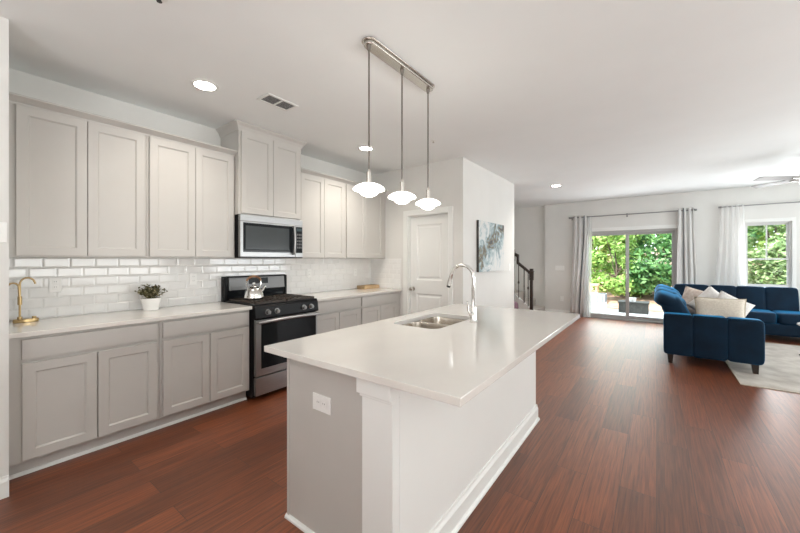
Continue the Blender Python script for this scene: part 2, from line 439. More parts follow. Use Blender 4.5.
# pantry door, its casing
tr = MB()
def casing(x0, x1, z1, y, w=.075, t=.018):
    mb = MB()
    mb.box(x0 - w, x0, y - t, y, 0, z1 + w); mb.box(x1, x1 + w, y - t, y, 0, z1 + w); mb.box(x0, x1, y - t, y, z1, z1 + w)
    mb.box(x0 - .012, x0 + .004, y - t - .005, y, 0, z1); mb.box(x1 - .004, x1 + .012, y - t - .005, y, 0, z1); mb.box(x0, x1, y - t - .005, y, z1 - .004, z1 + .012)
    # jamb inside the opening
    mb.box(x0, x0 + .014, y, y + .12, 0, z1); mb.box(x1 - .014, x1, y, y + .12, 0, z1); mb.box(x0 + .014, x1 - .014, y, y + .12, z1 - .014, z1)
    return mb
struct('trim_pantry_door', casing(DX0, DX1, DZ, YP), 'white', 'white casing around the pantry door', 'door casing', bevel=.003)
def panel_door(x0, x1, z0, z1, yf, panels, th=.035):
    """door slab in the xz plane facing -y with raised recessed panels"""
    mb = MB(); bm = mb.bm
    xs = sorted({x0, x1, *[p[0] for p in panels], *[p[1] for p in panels]})
    zs = sorted({z0, z1, *[p[2] for p in panels], *[p[3] for p in panels]})
    for i in range(len(xs) - 1):
        for j in range(len(zs) - 1):
            cx, cz = (xs[i] + xs[i + 1]) / 2, (zs[j] + zs[j + 1]) / 2
            if any(p[0] < cx < p[1] and p[2] < cz < p[3] for p in panels): continue
            bm.faces.new([bm.verts.new(q) for q in ((xs[i], yf, zs[j]), (xs[i + 1], yf, zs[j]), (xs[i + 1], yf, zs[j + 1]), (xs[i], yf, zs[j + 1]))])
    for a, b, c, d in panels:
        rr = []
        for ins, dy in ((0, 0), (.008, .006), (.02, .011), (.034, .011), (.05, .004), (.056, .003)):
            rr.append([bm.verts.new(q) for q in ((a + ins, yf + dy, c + ins), (b - ins, yf + dy, c + ins), (b - ins, yf + dy, d - ins), (a + ins, yf + dy, d - ins))])
        for p, q in zip(rr, rr[1:]):
            for i in range(4): bm.faces.new((p[i], p[(i + 1) % 4], q[(i + 1) % 4], q[i]))
        bm.faces.new(rr[-1])
    bmesh.ops.remove_doubles(bm, verts=bm.verts, dist=1e-5)
    mb.box(x0, x1, yf + .012, yf + th, z0, z1)
    mb.box(x0, x0 + .02, yf + .0005, yf + .013, z0, z1).box(x1 - .02, x1, yf + .0005, yf + .013, z0, z1)
    return mb
ox0, ox1 = DX0 + .016, DX1 - .016
door = struct('door_1', panel_door(ox0, ox1, .01, DZ - .018, YP + .05, [(ox0 + .11, ox1 - .11, 1.06, 1.88), (ox0 + .11, ox1 - .11, .22, .86)]), 'white', 'white two-panel pantry door', 'door')
kx, kz = -2.935, .925
MB().cyl((kx, YP + .05, kz), (kx, YP + .043, kz), .03).cyl((kx, YP + .045, kz), (kx, YP + .01, kz), .01).soft((kx, YP - .008, kz), (.056, .044, .056), 2.2).build('door_knob', 'nickel', door, smooth=40)['label'] = 'satin nickel round knob'

# tiled backsplash: bevelled subway tiles in running bond
def tile_rows(mb, y0, y1, z0, z1, put, tw=.152, th=.0768, g=.0022, bev=.011, dep=.0065):
    j = 0; z = z0
    while z < z1 - .01:
        zz = min(z + th, z1)
        y = y0 - (tw / 2 if j % 2 else 0)
        while y < y1:
            a, b = max(y + g / 2, y0), min(y + tw - g / 2, y1)
            if b - a > .012:
                c, d = z + g / 2, zz - g / 2
                bv = min(bev, (b - a) * .4, (d - c) * .4)
                O = [mb.bm.verts.new(put(p, q, .004)) for p, q in ((a, c), (b, c), (b, d), (a, d))]
                F = [mb.bm.verts.new(put(p, q, .001)) for p, q in ((a, c), (b, c), (b, d), (a, d))]
                I = [mb.bm.verts.new(put(p, q, dep)) for p, q in ((a + bv, c + bv), (b - bv, c + bv), (b - bv, d - bv), (a + bv, d - bv))]
                for i in range(4):
                    mb.bm.faces.new((O[i], O[(i + 1) % 4], I[(i + 1) % 4], I[i])); mb.bm.faces.new((F[i], F[(i + 1) % 4], O[(i + 1) % 4], O[i]))
                mb.bm.faces.new(I)
            y += tw
        z = zz; j += 1
tb = MB(); tile_rows(tb, YS, YP - .001, .915, 1.376, lambda p, q, d: (XW + .004 + d, p, q))
bs = struct('wall_backsplash', tb, 'tile', 'glossy white bevelled subway tile along the kitchen wall', 'backsplash')
MB().box(XW, XW + .006, YS, YP, .90, 1.376).build('grout_bed', 'grout', bs)
tb = MB(); tile_rows(tb, -3.125, XW + .013, .915, 1.376, lambda p, q, d: (p, YP - .004 - d, q)) if False else tile_rows(tb, XW + .013, -3.125, .915, 1.376, lambda p, q, d: (p, YP - .004 - d, q))
bs = struct('wall_backsplash_return', tb, 'tile', 'white subway tile return beside the pantry door', 'backsplash')
MB().box(XW + .006, -3.125, YP - .006, YP, .90, 1.376).build('grout_bed', 'grout', bs)

# ------------------------------------------------------------------ kitchen cabinets
UF, TF, LF = XW + .325, -3.345, -3.13
def upper_cabinet(y0, y1, z0, z1, xf, label, group, d0=None, d1=None, ztop=None, fill0=0, fill1=0):
    c = thing('upper_cabinet', label, 'cabinet', (XW, (y0 + y1) / 2, z0), group)
    MB().box(XW + .001, xf - .021, y0 + .0005, y1 - .0005, z0, z1).build('cabinet_box', 'cab', c, bevel=.0015)
    a, b = (d0 if d0 is not None else y0 + .018), (d1 if d1 is not None else y1 - .018)
    mid = (a + b) / 2
    zt = z1 - .045 if ztop is None else ztop
    for p, q in ((a, mid - .002), (mid + .002, b)):
        MB().shaker(xf, p, q, z0 + .012, zt).build('door', 'cab', c)
    return c
GU = 'wall-hung shaker cabinets over the counter'
upper_cabinet(YS + .001, 1.035, 1.376, 2.44, UF, 'greige wall-hung double-door cabinet above the brass two-arm tap, beside the left wall end', GU, .30, 1.019, 2.396)
upper_cabinet(1.035, 1.79, 1.376, 2.44, UF, 'greige wall-hung double-door cabinet above the potted plant, next to the tall cabinet', GU, 1.054, 1.771, 2.396)
upper_cabinet(2.55, 3.33, 1.376, 2.44, UF, 'greige wall-hung double-door cabinet just right of the microwave', GU, 2.585, 3.311, 2.40)
upper_cabinet(3.33, YP - .001, 1.376, 2.44, UF, 'greige wall-hung cabinet in the corner nearest the pantry door', GU, 3.349, 4.125, 2.40)
upper_cabinet(1.792, 2.548, 1.82, 2.70, TF, 'taller greige cabinet above the microwave, reaching the ceiling', GU, 1.815, 2.525, 2.66)
# crown mouldings
def crown(y0, y1, xf, z0, z1, out, ret=None):
    prof = [(xf - .02, z0), (xf + .006, z0), (xf + .008, z0 + (z1 - z0) * .25), (xf + out * .55, z0 + (z1 - z0) * .55), (xf + out, z0 + (z1 - z0) * .8), (xf + out, z1), (xf - .02, z1)]
    return MB().prism(prof, 'y', y0, y1)
for i, (a, b) in enumerate(((YS + .001, 1.788), (2.552, YP - .002))):
    struct('trim_crown_%d' % (i + 1), crown(a, b, UF - .018, 2.4, 2.455, .056), 'cab', 'greige crown moulding along the top of the wall cabinets', 'crown moulding')
# tall cabinet crown with mitred returns
def crown_ring(x0, xf, y0, y1, z0, z1, out):
    mb = MB(); prof = [(0, z0), (.007, z0), (.010, z0 + .014), (out * .5, z0 + (z1 - z0) * .55), (out * .95, z1 - .012), (out, z1 - .008), (out, z1 - .001), (0, z1 - .001)]
    corners = lambda o: [(x0, y0 - o), (xf + o, y0 - o), (xf + o, y1 + o), (x0, y1 + o)]
    rows = [[mb.bm.verts.new((x, y, z)) for x, y in corners(o)] for o, z in prof]
    for a, b in zip(rows, rows[1:] + rows[:1]):
        for i in range(3): mb.bm.faces.new((a[i], a[i + 1], b[i + 1], b[i]))
    mb.bm.faces.new([r[0] for r in rows]); mb.bm.faces.new([r[3] for r in rows])
    return mb
struct('trim_crown_3', crown_ring(XW + .001, TF - .02, 1.792, 2.548, 2.665, CEIL, .05), 'cab', 'flared crown moulding on the tall cabinet', 'crown moulding')

def base_cabinet(y0, y1, label, d0, d1, dz1=.86, fill=None):
    c = thing('base_cabinet', label, 'cabinet', (XW, (y0 + y1) / 2, 0), 'shaker base cabinets along the kitchen wall')
    MB().box(XW + .001, LF - .021, y0 + .0005, y1 - .0005, .10, .883).build('cabinet_box', 'cab', c, bevel=.0015)
    MB().box(XW + .05, -3.215, y0 + .0005, y1 - .0005, 0, .10).build('toe_kick', 'cab', c)
    MB().shaker(LF, d0, d1, .74, .862, fw=.0001, rec=.0001, ch=.0002).build('drawer', 'cab', c)
    mid = (d0 + d1) / 2
    for p, q in ((d0, mid - .003), (mid + .003, d1)):
        MB().shaker(LF, p, q, .115, .715).build('door', 'cab', c)
    return c
base_cabinet(YS + .001, 1.035, 'greige base cabinet under the brass two-arm tap, beside the left wall end', .30, 1.015)
base_cabinet(1.035, 1.785, 'greige base cabinet directly left of the range', 1.056, 1.768)
base_cabinet(2.555, 3.33, 'greige base cabinet directly right of the range', 2.572, 3.31)
base_cabinet(3.33, YP - .001, 'greige base cabinet in the corner beside the pantry door', 3.352, 4.11)
for i, (a, b) in enumerate(((YS + .016, 1.785), (2.555, YP - .02))):
    struct('trim_shoe_%d' % (i + 1), MB().prism([(-3.215, 0), (-3.197, 0), (-3.199, .010), (-3.206, .018), (-3.215, .020)], 'y', a, b), 'white', 'white quarter-round strip at the foot of the base cabinets', 'shoe moulding')

ct = MB().box(XW + .0125, -3.10, YS + .001, 1.786, .884, .914).build('countertop', 'quartz', bevel=.003)
tag(ct, 'white quartz countertop left of the range holding the plant', 'countertop', 'quartz countertops')
ct = MB().box(XW + .0125, -3.10, 2.554, YP - .013, .884, .914).build('countertop', 'quartz', bevel=.003)
tag(ct, 'white quartz countertop right of the range holding the wooden tray', 'countertop', 'quartz countertops')

# ------------------------------------------------------------------ range
rg = thing('gas_range', 'stainless and black gas range with oven window standing between the base cabinets', 'stove', (-3.4, 2.17, 0))
ry0, ry1 = 1.792, 2.548
MB().box(XW + .02, -3.10, ry0, ry1, .03, .905).build('range_body', 'black', rg, bevel=.003)
for yy in (ry0 + .05, ry1 - .05):
    for xx in (-3.2, -3.65): MB().cyl((xx, yy, 0), (xx, yy, .032), .018).build('foot', 'darkplastic', rg)
MB().box(XW + .09, -3.075, ry0, ry1, .905, .925).build('cooktop', 'black', rg, bevel=.006)
# control panel, slightly tilted
MB().prism([(-3.10, .785), (-3.055, .785), (-3.05, .80), (-3.062, .895), (-3.075, .912), (-3.10, .912)], 'y', ry0, ry1).build('control_panel', 'black', rg, bevel=.003)
for ky in (1.92, 2.02, 2.348, 2.445):
    MB().cyl((-3.056, ky, .848), (-3.05, ky, .848), .027).cyl((-3.05, ky, .848), (-3.022, ky, .846), .022, .018).box(-3.03, -3.018, ky - .004, ky + .004, .828, .866).build('knob', 'steel', rg, smooth=35)
# oven door: steel frame with a glass window
od = MB().box(-3.10, -3.06, ry0 + .008, ry1 - .008, .235, .775).build('oven_door', 'steel', rg, bevel=.004)
MB().box(-3.062, -3.056, ry0 + .062, ry1 - .03, .305, .745).build('window', 'blackglass', od, bevel=.003)
hp = [(-3.058, ry0 + .02, .757)] + [(-3.02 - .012 * sin(pi * i / 12), ry0 + .02 + (ry1 - ry0 - .04) * i / 12, .757 + .006 * sin(pi * i / 12)) for i in range(13)] + [(-3.058, ry1 - .02, .757)]
MB().tube(hp, .014, 12).build('handle', 'steel', od, smooth=50)
dr = MB().box(-3.10, -3.062, ry0 + .008, ry1 - .008, .05, .222).build('drawer', 'steel', rg, bevel=.004)
# backguard
bg_ = MB().box(XW + .014, XW + .075, ry0, ry1, .905, 1.18).box(XW + .075, XW + .10, ry0, ry0 + .03, .93, 1.175).box(XW + .075, XW + .10, ry1 - .03, ry1, .93, 1.175).build('backguard', 'black', rg, bevel=.006)
pn = MB().prism([(XW + .074, 1.03), (XW + .105, 1.03), (XW + .092, 1.165), (XW + .074, 1.165)], 'y', ry0 + .045, ry1 - .035).build('control_fascia', 'satinsteel', bg_, bevel=.003)
MB().prism([(XW + .09, 1.09), (XW + .1022, 1.09), (XW + .0965, 1.155), (XW + .09, 1.155)], 'y', 2.06, 2.29).build('display', 'display', bg_)
MB().box(XW + .074, XW + .085, ry0 + .04, ry1 - .04, .96, 1.02).build('vent', 'blackglass', bg_)
# grates: two cast iron racks, and burner caps
for gi, (a, b) in enumerate(((ry0 + .02, 2.165), (2.175, ry1 - .02))):
    g = MB(); x0, x1 = -3.60, -3.10
    for xx in (x0, x1 - .012): g.box(xx, xx + .012, a, b, .925, .947)
    for yy in (a, b - .012): g.box(x0, x1, yy, yy + .012, .93, .947)
    for k in range(1, 4): g.box(x0, x1, a + (b - a) * k / 4 - .005, a + (b - a) * k / 4 + .005, .936, .948)
    for k in range(1, 6): g.box(x0 + (x1 - x0) * k / 6 - .005, x0 + (x1 - x0) * k / 6 + .005, a, b, .936, .948)
    g.build('grate', 'iron', rg, bevel=.002)
    for xx in (-3.47, -3.22):
        MB().lathe([(0, .0), (.05, 0), (.05, .006), (.034, .007), (.034, .011), (0, .0115)], (xx, (a + b) / 2, .924)).build('burner', 'iron', rg, smooth=35)

# ------------------------------------------------------------------ microwave
mw = thing('microwave', 'stainless over-the-range microwave with black glass door under the tall cabinet', 'microwave', (-3.5, 2.17, 1.38))
MB().box(XW + .014, TF - .03, ry0 + .001, ry1 - .001, 1.378, 1.818).build('casing', 'black', mw, bevel=.003)
MB().box(TF - .03, TF + .012, ry0 + .001, ry1 - .001, 1.752, 1.818).build('vent_strip', 'steel', mw, bevel=.003)
md = MB().box(TF - .03, TF + .012, ry0 + .001, 2.445, 1.39, 1.75).build('door', 'steel', mw, bevel=.003)
MB().box(TF + .008, TF + .015, ry0 + .03, 2.44, 1.438, 1.738).build('door_glass', 'blackglass', md, bevel=.002)
MB().box(TF + .014, TF + .0165, ry0 + .055, 2.36, 1.468, 1.708).build('window', mat('mesh_window_glass', (.055, .062, .065), .15, Specular_IOR_Level=.2), md, bevel=.002)
MB().tube([(TF + .014, 2.41, 1.425)] + [(TF + .045 + .012 * sin(pi * i / 10), 2.41, 1.43 + .30 * i / 10) for i in range(11)] + [(TF + .014, 2.41, 1.735)], .013, 12).build('handle', 'steel', md, smooth=50)
cp = MB().box(TF - .03, TF + .012, 2.449, ry1 - .001, 1.39, 1.75).build('control_panel', 'steel', mw, bevel=.003)
MB().box(TF + .01, TF + .0145, 2.452, ry1 - .008, 1.438, 1.738).build('keypad', 'blackglass', cp)
MB().box(TF + .0145, TF + .0155, 2.462, ry1 - .016, 1.69, 1.722).build('display', mat('microwave_display', (.05, .08, .09), .1), cp)
kb = MB()
for r in range(5):
    for c in range(3): kb.box(TF + .0145, TF + .0153, 2.466 + c * .024, 2.466 + c * .024 + .017, 1.49 + r * .037, 1.49 + r * .037 + .022)
kb.build('button_pad', mat('button_grey', (.10, .10, .10), .4), cp)
MB().box(TF - .03, TF + .010, ry0 + .001, ry1 - .001, 1.378, 1.389).build('bottom_grille', 'darkplastic', mw)

# ------------------------------------------------------------------ kettle, plant, brass tap, tray
kt = thing('tea_kettle', 'polished steel kettle with wooden arch handle on the left rear burner', 'kettle', (-3.40, 1.90, .948))
kx, ky, kz = -3.40, 1.975, .948
MB().lathe([(0, 0), (.094, 0), (.099, .006), (.099, .02), (.095, .05), (.083, .085), (.062, .115), (.045, .128), (.042, .130)], (kx, ky, kz)).build('body', 'chrome', kt, smooth=40)
MB().lathe([(.046, 0), (.046, .005), (.030, .014), (.012, .018), (.010, .022), (.016, .030), (.014, .040), (0, .042)], (kx, ky, kz + .129)).build('lid', 'chrome', kt, smooth=40)
MB().tube([(kx, ky + .07, kz + .06), (kx, ky + .10, kz + .085), (kx, ky + .122, kz + .115), (kx, ky + .135, kz + .128)], [.022, .018, .013, .012], 14).build('spout', 'chrome', kt, smooth=40)
for sg in (-1, 1):
    MB().tube([(kx, ky + sg * .062, kz + .112), (kx, ky + sg * .082, kz + .155), (kx, ky + sg * .076, kz + .20)], .006, 8).build('bracket', 'chrome', kt, smooth=40)
hpts = [(kx, ky + .085 * cos(radians(20 + 140 * i / 12)), kz + .165 + .072 * sin(radians(20 + 140 * i / 12))) for i in range(13)]
MB().tube(hpts, [.008] + [.0115] * 11 + [.008], 12).build('handle', 'handlewood', kt, smooth=50)

pl = thing('potted_plant', 'bushy variegated plant in a round white pot on the left countertop', 'plant', (-3.585, 1.14, .914))
px, py, pz = -3.585, 1.115, .914
MB().lathe([(0, 0), (.052, 0), (.056, .003), (.059, .03), (.069, .065), (.074, .10), (.074, .108), (.068, .108), (.064, .098), (0, .096)], (px, py, pz)).build('pot', 'pot', pl, smooth=35)
MB().lathe([(0, .0), (.058, 0), (.056, .004), (0, .008)], (px, py, pz + .097)).build('soil', 'soil', pl)
rnd = random.Random(3)
lf = MB(); st = MB()
for i in range(95):
    a = rnd.uniform(0, 2 * pi); ln = rnd.uniform(.06, .125); tilt = rnd.uniform(.05, 1.05)
    base = Vector((px + .03 * cos(a) * rnd.random(), py + .03 * sin(a) * rnd.random(), pz + .102))
    d = Vector((sin(tilt) * cos(a), sin(tilt) * sin(a), cos(tilt)))
    tip = base + d * ln; st.tube([base, base + d * ln * .5 + Vector((0, 0, .006)), tip], .0016, 5)
    for k in range(6):
        c = base + d * ln * (.35 + .13 * k); b = rnd.uniform(0, 2 * pi)
        s1 = (Vector((cos(b), sin(b), rnd.uniform(-.3, .9)))).normalized() * rnd.uniform(.022, .034)
        s2 = s1.cross(Vector((rnd.random(), rnd.random(), rnd.random() + .3))).normalized() * rnd.uniform(.007, .011)
        lf.bm.faces.new([lf.bm.verts.new(q) for q in (c, c + s1 * .5 + s2, c + s1, c + s1 * .5 - s2)])
o = lf.build('foliage', 'houseplant', pl); o['kind'] = 'stuff'
st.build('stems', 'houseplant', pl)

bt = thing('brass_tap', 'brass two-arm gooseneck tap on an oblong base at the left end of the counter', 'tap', (-3.61, .37, .914))
bxx, byy = -3.61, .36
MB().prism([(bxx + .032 * cos(2 * pi * i / 28), byy + .005 + .064 * sin(2 * pi * i / 28)) for i in range(28)], 'z', .914, .938).build('base', 'brass', bt, bevel=.003, smooth=40)
sy = .335
MB().tube([(bxx, sy, .936), (bxx, sy, 1.185)] + [(bxx, sy + .037 - .037 * cos(radians(a)), 1.185 + .045 * sin(radians(a))) for a in range(15, 166, 15)] + [(bxx, sy + .076, 1.185)], .006, 12).build('spout', 'brass', bt, smooth=60)
MB().tube([(bxx, sy, 1.06), (bxx, sy - .004, 1.15)] + [(bxx, sy - .032 + .028 * cos(radians(a)), 1.16 + .035 * sin(radians(a))) for a in range(15, 166, 15)] + [(bxx, sy - .062, 1.09)], .006, 12).build('short_spout', 'brass', bt, smooth=60)
MB().cyl((bxx, sy, .936), (bxx, sy, .955), .013).build('collar', 'brass', bt, smooth=40)
MB().cyl((bxx, sy, 1.04), (bxx, sy, 1.10), .0115).build('collar', 'brass', bt, smooth=40)
MB().cyl((bxx, .405, .936), (bxx, .405, .952), .012).cyl((bxx - .002, .405, .944), (bxx + .035, .405, .95), .004).build('lever', 'brass', bt, smooth=40)

tryy = MB(); tx0, tx1, ty0, ty1 = -3.69, -3.53, 3.83, 4.175
tw = thing('wooden_tray', 'small pale wooden tray on the counter near the pantry corner', 'tray', (-3.61, 4.0, .914))
MB().box(tx0, tx1, ty0, ty1, .915, .924).build('tray_bottom', 'woodlight', tw)
for a in ((tx0, tx1, ty0, ty0 + .012), (tx0, tx1, ty1 - .012, ty1), (tx0, tx0 + .012, ty0 + .012, ty1 - .012), (tx1 - .012, tx1, ty0 + .012, ty1 - .012)):
    MB().box(*a, .924, .965).build('tray_side', 'woodlight', tw, bevel=.003)

# ------------------------------------------------------------------ outlets and switches
def plate(name, c, axis, w, h, label, cat, group, kind='outlet', sgn=1, gangs=1, horiz=False):
    """wall plate; axis = normal axis"""
    t = thing(name, label, cat, c, group)
    def put(u0, u1, v0, v1, d0, d1):
        if axis == 'x': return MB().box(c[0] + min(sgn * d0, sgn * d1), c[0] + max(sgn * d0, sgn * d1), c[1] + u0, c[1] + u1, c[2] + v0, c[2] + v1)
        return MB().box(c[0] + u0, c[0] + u1, c[1] + min(sgn * d0, sgn * d1), c[1] + max(sgn * d0, sgn * d1), c[2] + v0, c[2] + v1)
    put(-w / 2, w / 2, -h / 2, h / 2, 0, .006).build('cover_plate', 'plate', t, bevel=.002)
    if kind == 'outlet':
        for k in (-1, 1):
            u, v = (k * .021, 0) if horiz else (0, k * .021)
            rc = put(u - .015, u + .015, v - .015, v + .015, .006, .0085).build('receptacle', 'plate', t, bevel=.003)
            s = put(u - .007, u - .005, v - .002, v + .008, .0085, .0088)
            q = put(u + .005, u + .007, v - .002, v + .008, .0085, .0088); s.bm.free(); q.bm.free()
            m2 = MB()
            for du in (-.006, .006):
                if axis == 'x': m2.box(c[0] + min(sgn * .0084, sgn * .009), c[0] + max(sgn * .0084, sgn * .009), c[1] + u + du - .001, c[1] + u + du + .001, c[2] + v, c[2] + v + .008)
                else: m2.box(c[0] + u + du - .001, c[0] + u + du + .001, c[1] + min(sgn * .0084, sgn * .009), c[1] + max(sgn * .0084, sgn * .009), c[2] + v, c[2] + v + .008)
            m2.build('slot', 'slot', rc)
    else:
        for k in range(gangs):
            u = (k - (gangs - 1) / 2) * .046
            put(u - .016, u + .016, -.033, .033, .006, .010).build('rocker', 'plate', t, bevel=.002)
    return t
GO = 'outlets on the tiled backsplash'
fx = XW + .0125
plate('wall_outlet', (fx, .53, 1.165), 'x', .07, .115, 'white outlet on the tile between the brass tap and the plant', 'outlet', GO)
plate('wall_outlet', (fx, 1.517, 1.166), 'x', .07, .115, 'white outlet on the tile between the plant and the range', 'outlet', GO)
plate('wall_outlet', (fx, 2.953, 1.18), 'x', .07, .115, 'white outlet on the tile just right of the range', 'outlet', GO)
plate('wall_outlet', (fx, 3.83, 1.165), 'x', .07, .115, 'white outlet on the tile above the wooden tray', 'outlet', GO)
plate('wall_outlet', (-1.29, 1.10, .668), 'y', .128, .08, 'white double outlet plate on the grey end panel of the island', 'outlet', None, sgn=-1, horiz=True)
plate('light_switch', (XS, .19, 1.515), 'x', .075, .115, 'white light switch on the wall end at the left edge', 'switch', None, 'switch')
plate('light_switch', (XP, 6.03, 1.23), 'x', .075, .12, 'white light switch between the canvas and the wall corner', 'switch', None, 'switch')
plate('light_switch', (-1.92, YB, 1.155), 'y', .21, .115, 'wide white switch plate on the back wall left of the drape', 'switch', None, 'switch', sgn=-1, gangs=4)
plate('wall_outlet', (-1.87, YB, .40), 'y', .07, .115, 'white outlet low on the back wall near the stairs', 'outlet', None, sgn=-1)

# ------------------------------------------------------------------ island
IX0, IX1, IY0, IY1 = -1.626, -.504, 1.0, 3.147
isl = thing('kitchen_island', 'kitchen island base with grey end panel and white half wall', 'kitchen island', (-1.2, 2.05, 0))
bx0, kw0, kw1, ye0, ye1 = -1.56, -.985, -.825, 1.10, 3.035
MB().box(bx0 + .02, bx0 + .04, ye0 + .012, ye1, .10, .883).box(kw0 - .018, kw0, ye0 + .012, ye1, .10, .883).box(bx0 + .04, kw0 - .018, ye0 + .012, ye0 + .03, .10, .883).box(bx0 + .04, kw0 - .018, ye1 - .018, ye1, .10, .883).box(bx0 + .04, kw0 - .018, ye0 + .03, ye1 - .018, .10, .12).build('cabinet_box', 'cab', isl)
MB().box(bx0 + .085, kw0, ye0 + .012, ye1, 0, .10).build('toe_kick', 'cab', isl)
MB().box(bx0, kw0, ye0, ye0 + .012, .0, .883).build('end_panel', 'cab', isl)
relabel(MB().box(bx0 - .004, bx0 + .012, ye0 - .006, ye0 + .03, .0, .883).build('corner_strip', 'cab', isl, bevel=.002), 'thin vertical corner strip')
relabel(MB().prism([(ye0, 0), (ye0 - .016, 0), (ye0 - .015, .010), (ye0 - .008, .018), (ye0, .02)], 'x', bx0 - .01, kw0).build('shoe_strip', 'white', isl), 'white quarter-round strip along the floor')
MB().box(kw0, kw1, ye0, ye1, 0, .883).build('half_wall', 'white', isl)
cl = MB().box(kw0 - .002, kw1, ye0 - .045, ye0 - .0005, 0, .80).build('end_post', 'white', isl, bevel=.0015)
MB().box(kw0 - .010, kw1 + .001, ye0 - .053, ye0 - .0005, .792, .806).box(kw0 - .020, kw1 + .001, ye0 - .062, ye0 - .0005, .806, .883).build('capital', 'white', cl, bevel=.003)
prof = [(kw1, 0), (kw1 + .030, 0), (kw1 + .029, .010), (kw1 + .022, .018), (kw1 + .016, .02), (kw1 + .016, .095), (kw1 + .008, .112), (kw1 + .006, .125), (kw1, .125)]
MB().prism(prof, 'y', ye0 + .0, ye1 + .015).prism([(ye1 - 0 + p - kw1, z) for p, z in prof], 'x', kw0, kw1 + .012).build('baseboard', 'white', isl)
# kitchen-side fronts
fr = [(ye0 + .04, 1.72), (1.76, 2.55), (2.59, ye1 - .02)]
for a, b in fr:
    mid = (a + b) / 2
    MB().shaker(bx0, a, b, .74, .862, sgn=-1, fw=.0001, rec=.0001, ch=.0002).build('drawer', 'cab', isl)
    for p, q in ((a, mid - .002), (mid + .002, b)): MB().shaker(bx0, p, q, .115, .715, sgn=-1).build('door', 'cab', isl)
# worktop with the sink cut-out
def rrect(x0, x1, y0, y1, r, n=6):
    pts = []
    for cx, cy, a in ((x1 - r, y1 - r, 0), (x0 + r, y1 - r, 90), (x0 + r, y0 + r, 180), (x1 - r, y0 + r, 270)):
        for i in range(n + 1):
            t = radians(a + 90 * i / n); pts.append((cx + r * cos(t), cy + r * sin(t)))
    return pts
SK = (-1.495, -1.125, 1.885, 2.49)
def slab_hole(x0, x1, y0, y1, z0, z1, hole):
    mb = MB(); bm = mb.bm; n = len(hole); q = n // 4
    corners = [(x1, y1), (x0, y1), (x0, y0), (x1, y0)]          # same order as the arcs of rrect
    T = {}; 
    for z in (z0, z1):
        T[z] = ([bm.verts.new((*c, z)) for c in corners], [bm.verts.new((*h, z)) for h in hole])
    for z in (z0, z1):
        C, Hh = T[z]
        for k in range(4):
            arc_ = Hh[k * q:(k + 1) * q]
            for a, b in zip(arc_, arc_[1:]): bm.faces.new((C[k], a, b))
            bm.faces.new((C[k], arc_[-1], Hh[((k + 1) * q) % n], C[(k + 1) % 4]))
    for k in range(4): bm.faces.new((T[z0][0][k], T[z0][0][(k + 1) % 4], T[z1][0][(k + 1) % 4], T[z1][0][k]))
    for k in range(n): bm.faces.new((T[z0][1][k], T[z0][1][(k + 1) % n], T[z1][1][(k + 1) % n], T[z1][1][k]))
    return mb
iw = slab_hole(IX0, IX1, IY0, IY1, .884, .914, rrect(*SK, .07)).build('island_worktop', 'quartz', bevel=.002)
tag(iw, 'large white quartz worktop on the island with an undermount sink cut-out', 'countertop')
sk = thing('undermount_sink', 'stainless double-bowl undermount sink in the island worktop', 'sink', (-1.31, 2.19, .884))
def bowl(x0, x1, y0, y1, zt, dep, r):
    mb = MB(); bm = mb.bm; rings = []
    for ins, z, rr in ((-.012, zt, r + .012), (0, zt, r), (.003, zt - .02, r), (.012, zt - dep + .05, r), (.03, zt - dep + .012, r * .9), (.06, zt - dep, r * .7)):
        rings.append([bm.verts.new((x, y, z)) for x, y in rrect(x0 + ins, x1 - ins, y0 + ins, y1 - ins, max(rr, .01))])
    cx, cy = (x0 + x1) / 2, (y0 + y1) / 2
    for a, b in zip(rings, rings[1:]):
        n = len(a)
        for i in range(n): bm.faces.new((a[i], a[(i + 1) % n], b[(i + 1) % n], b[i]))
    bm.faces.new(rings[-1]); return mb
for (b0, b1) in ((SK[2] + .003, 2.185), (2.215, SK[3] - .003)):
    bo = bowl(SK[0] + .004, SK[1] - .004, b0, b1, .8835, .19, .06).build('bowl', 'sinksteel', sk, smooth=50)
    MB().lathe([(0, .0), (.03, 0), (.042, .003), (.045, .001), (.045, 0)], ((SK[0] + SK[1]) / 2, (b0 + b1) / 2, .695)).build('drain', 'chrome', bo, smooth=30)
MB().box(SK[0] + .01, SK[1] - .01, 2.188, 2.212, .84, .8842).build('divider', 'sinksteel', sk, bevel=.005)

fc = thing('kitchen_faucet', 'tall chrome pull-down gooseneck faucet on the island worktop', 'faucet', (-1.05, 2.28, .914))
fx_, fy_ = -1.05, 2.28
MB().lathe([(0, 0), (.029, 0), (.029, .006), (.024, .012), (.0215, .02), (.0215, .10), (.018, .11), (0, .11)], (fx_, fy_, .914)).build('body', 'chrome', fc, smooth=35)
R = .088
sp_pts = [(fx_, fy_, 1.02), (fx_, fy_, 1.12), (fx_, fy_, 1.22)] + [(fx_ - R + R * cos(radians(a)), fy_, 1.235 + R * .95 * sin(radians(a))) for a in range(0, 172, 10)]
MB().tube(sp_pts, .0125, 14).build('spout', 'chrome', fc, smooth=60)
e = Vector(sp_pts[-1]); dirv = (Vector(sp_pts[-1]) - Vector(sp_pts[-2])).normalized()
hd = MB().tube([e - dirv * .005, e + dirv * .03, e + dirv * .085], [.0135, .0155, .0165], 14).build('spray_head', 'chrome', fc, smooth=40)
MB().tube([e + dirv * .083, e + dirv * .10], [.0165, .0145], 14).build('nozzle', 'darkplastic', hd, smooth=40)
MB().cyl((fx_, fy_ - .015, .975), (fx_, fy_ - .05, .975), .015).tube([(fx_ , fy_ - .042, .975), (fx_ - .012, fy_ - .058, 1.0), (fx_ - .016, fy_ - .062, 1.07)], .0055, 10).build('lever_handle', 'chrome', fc, smooth=40)

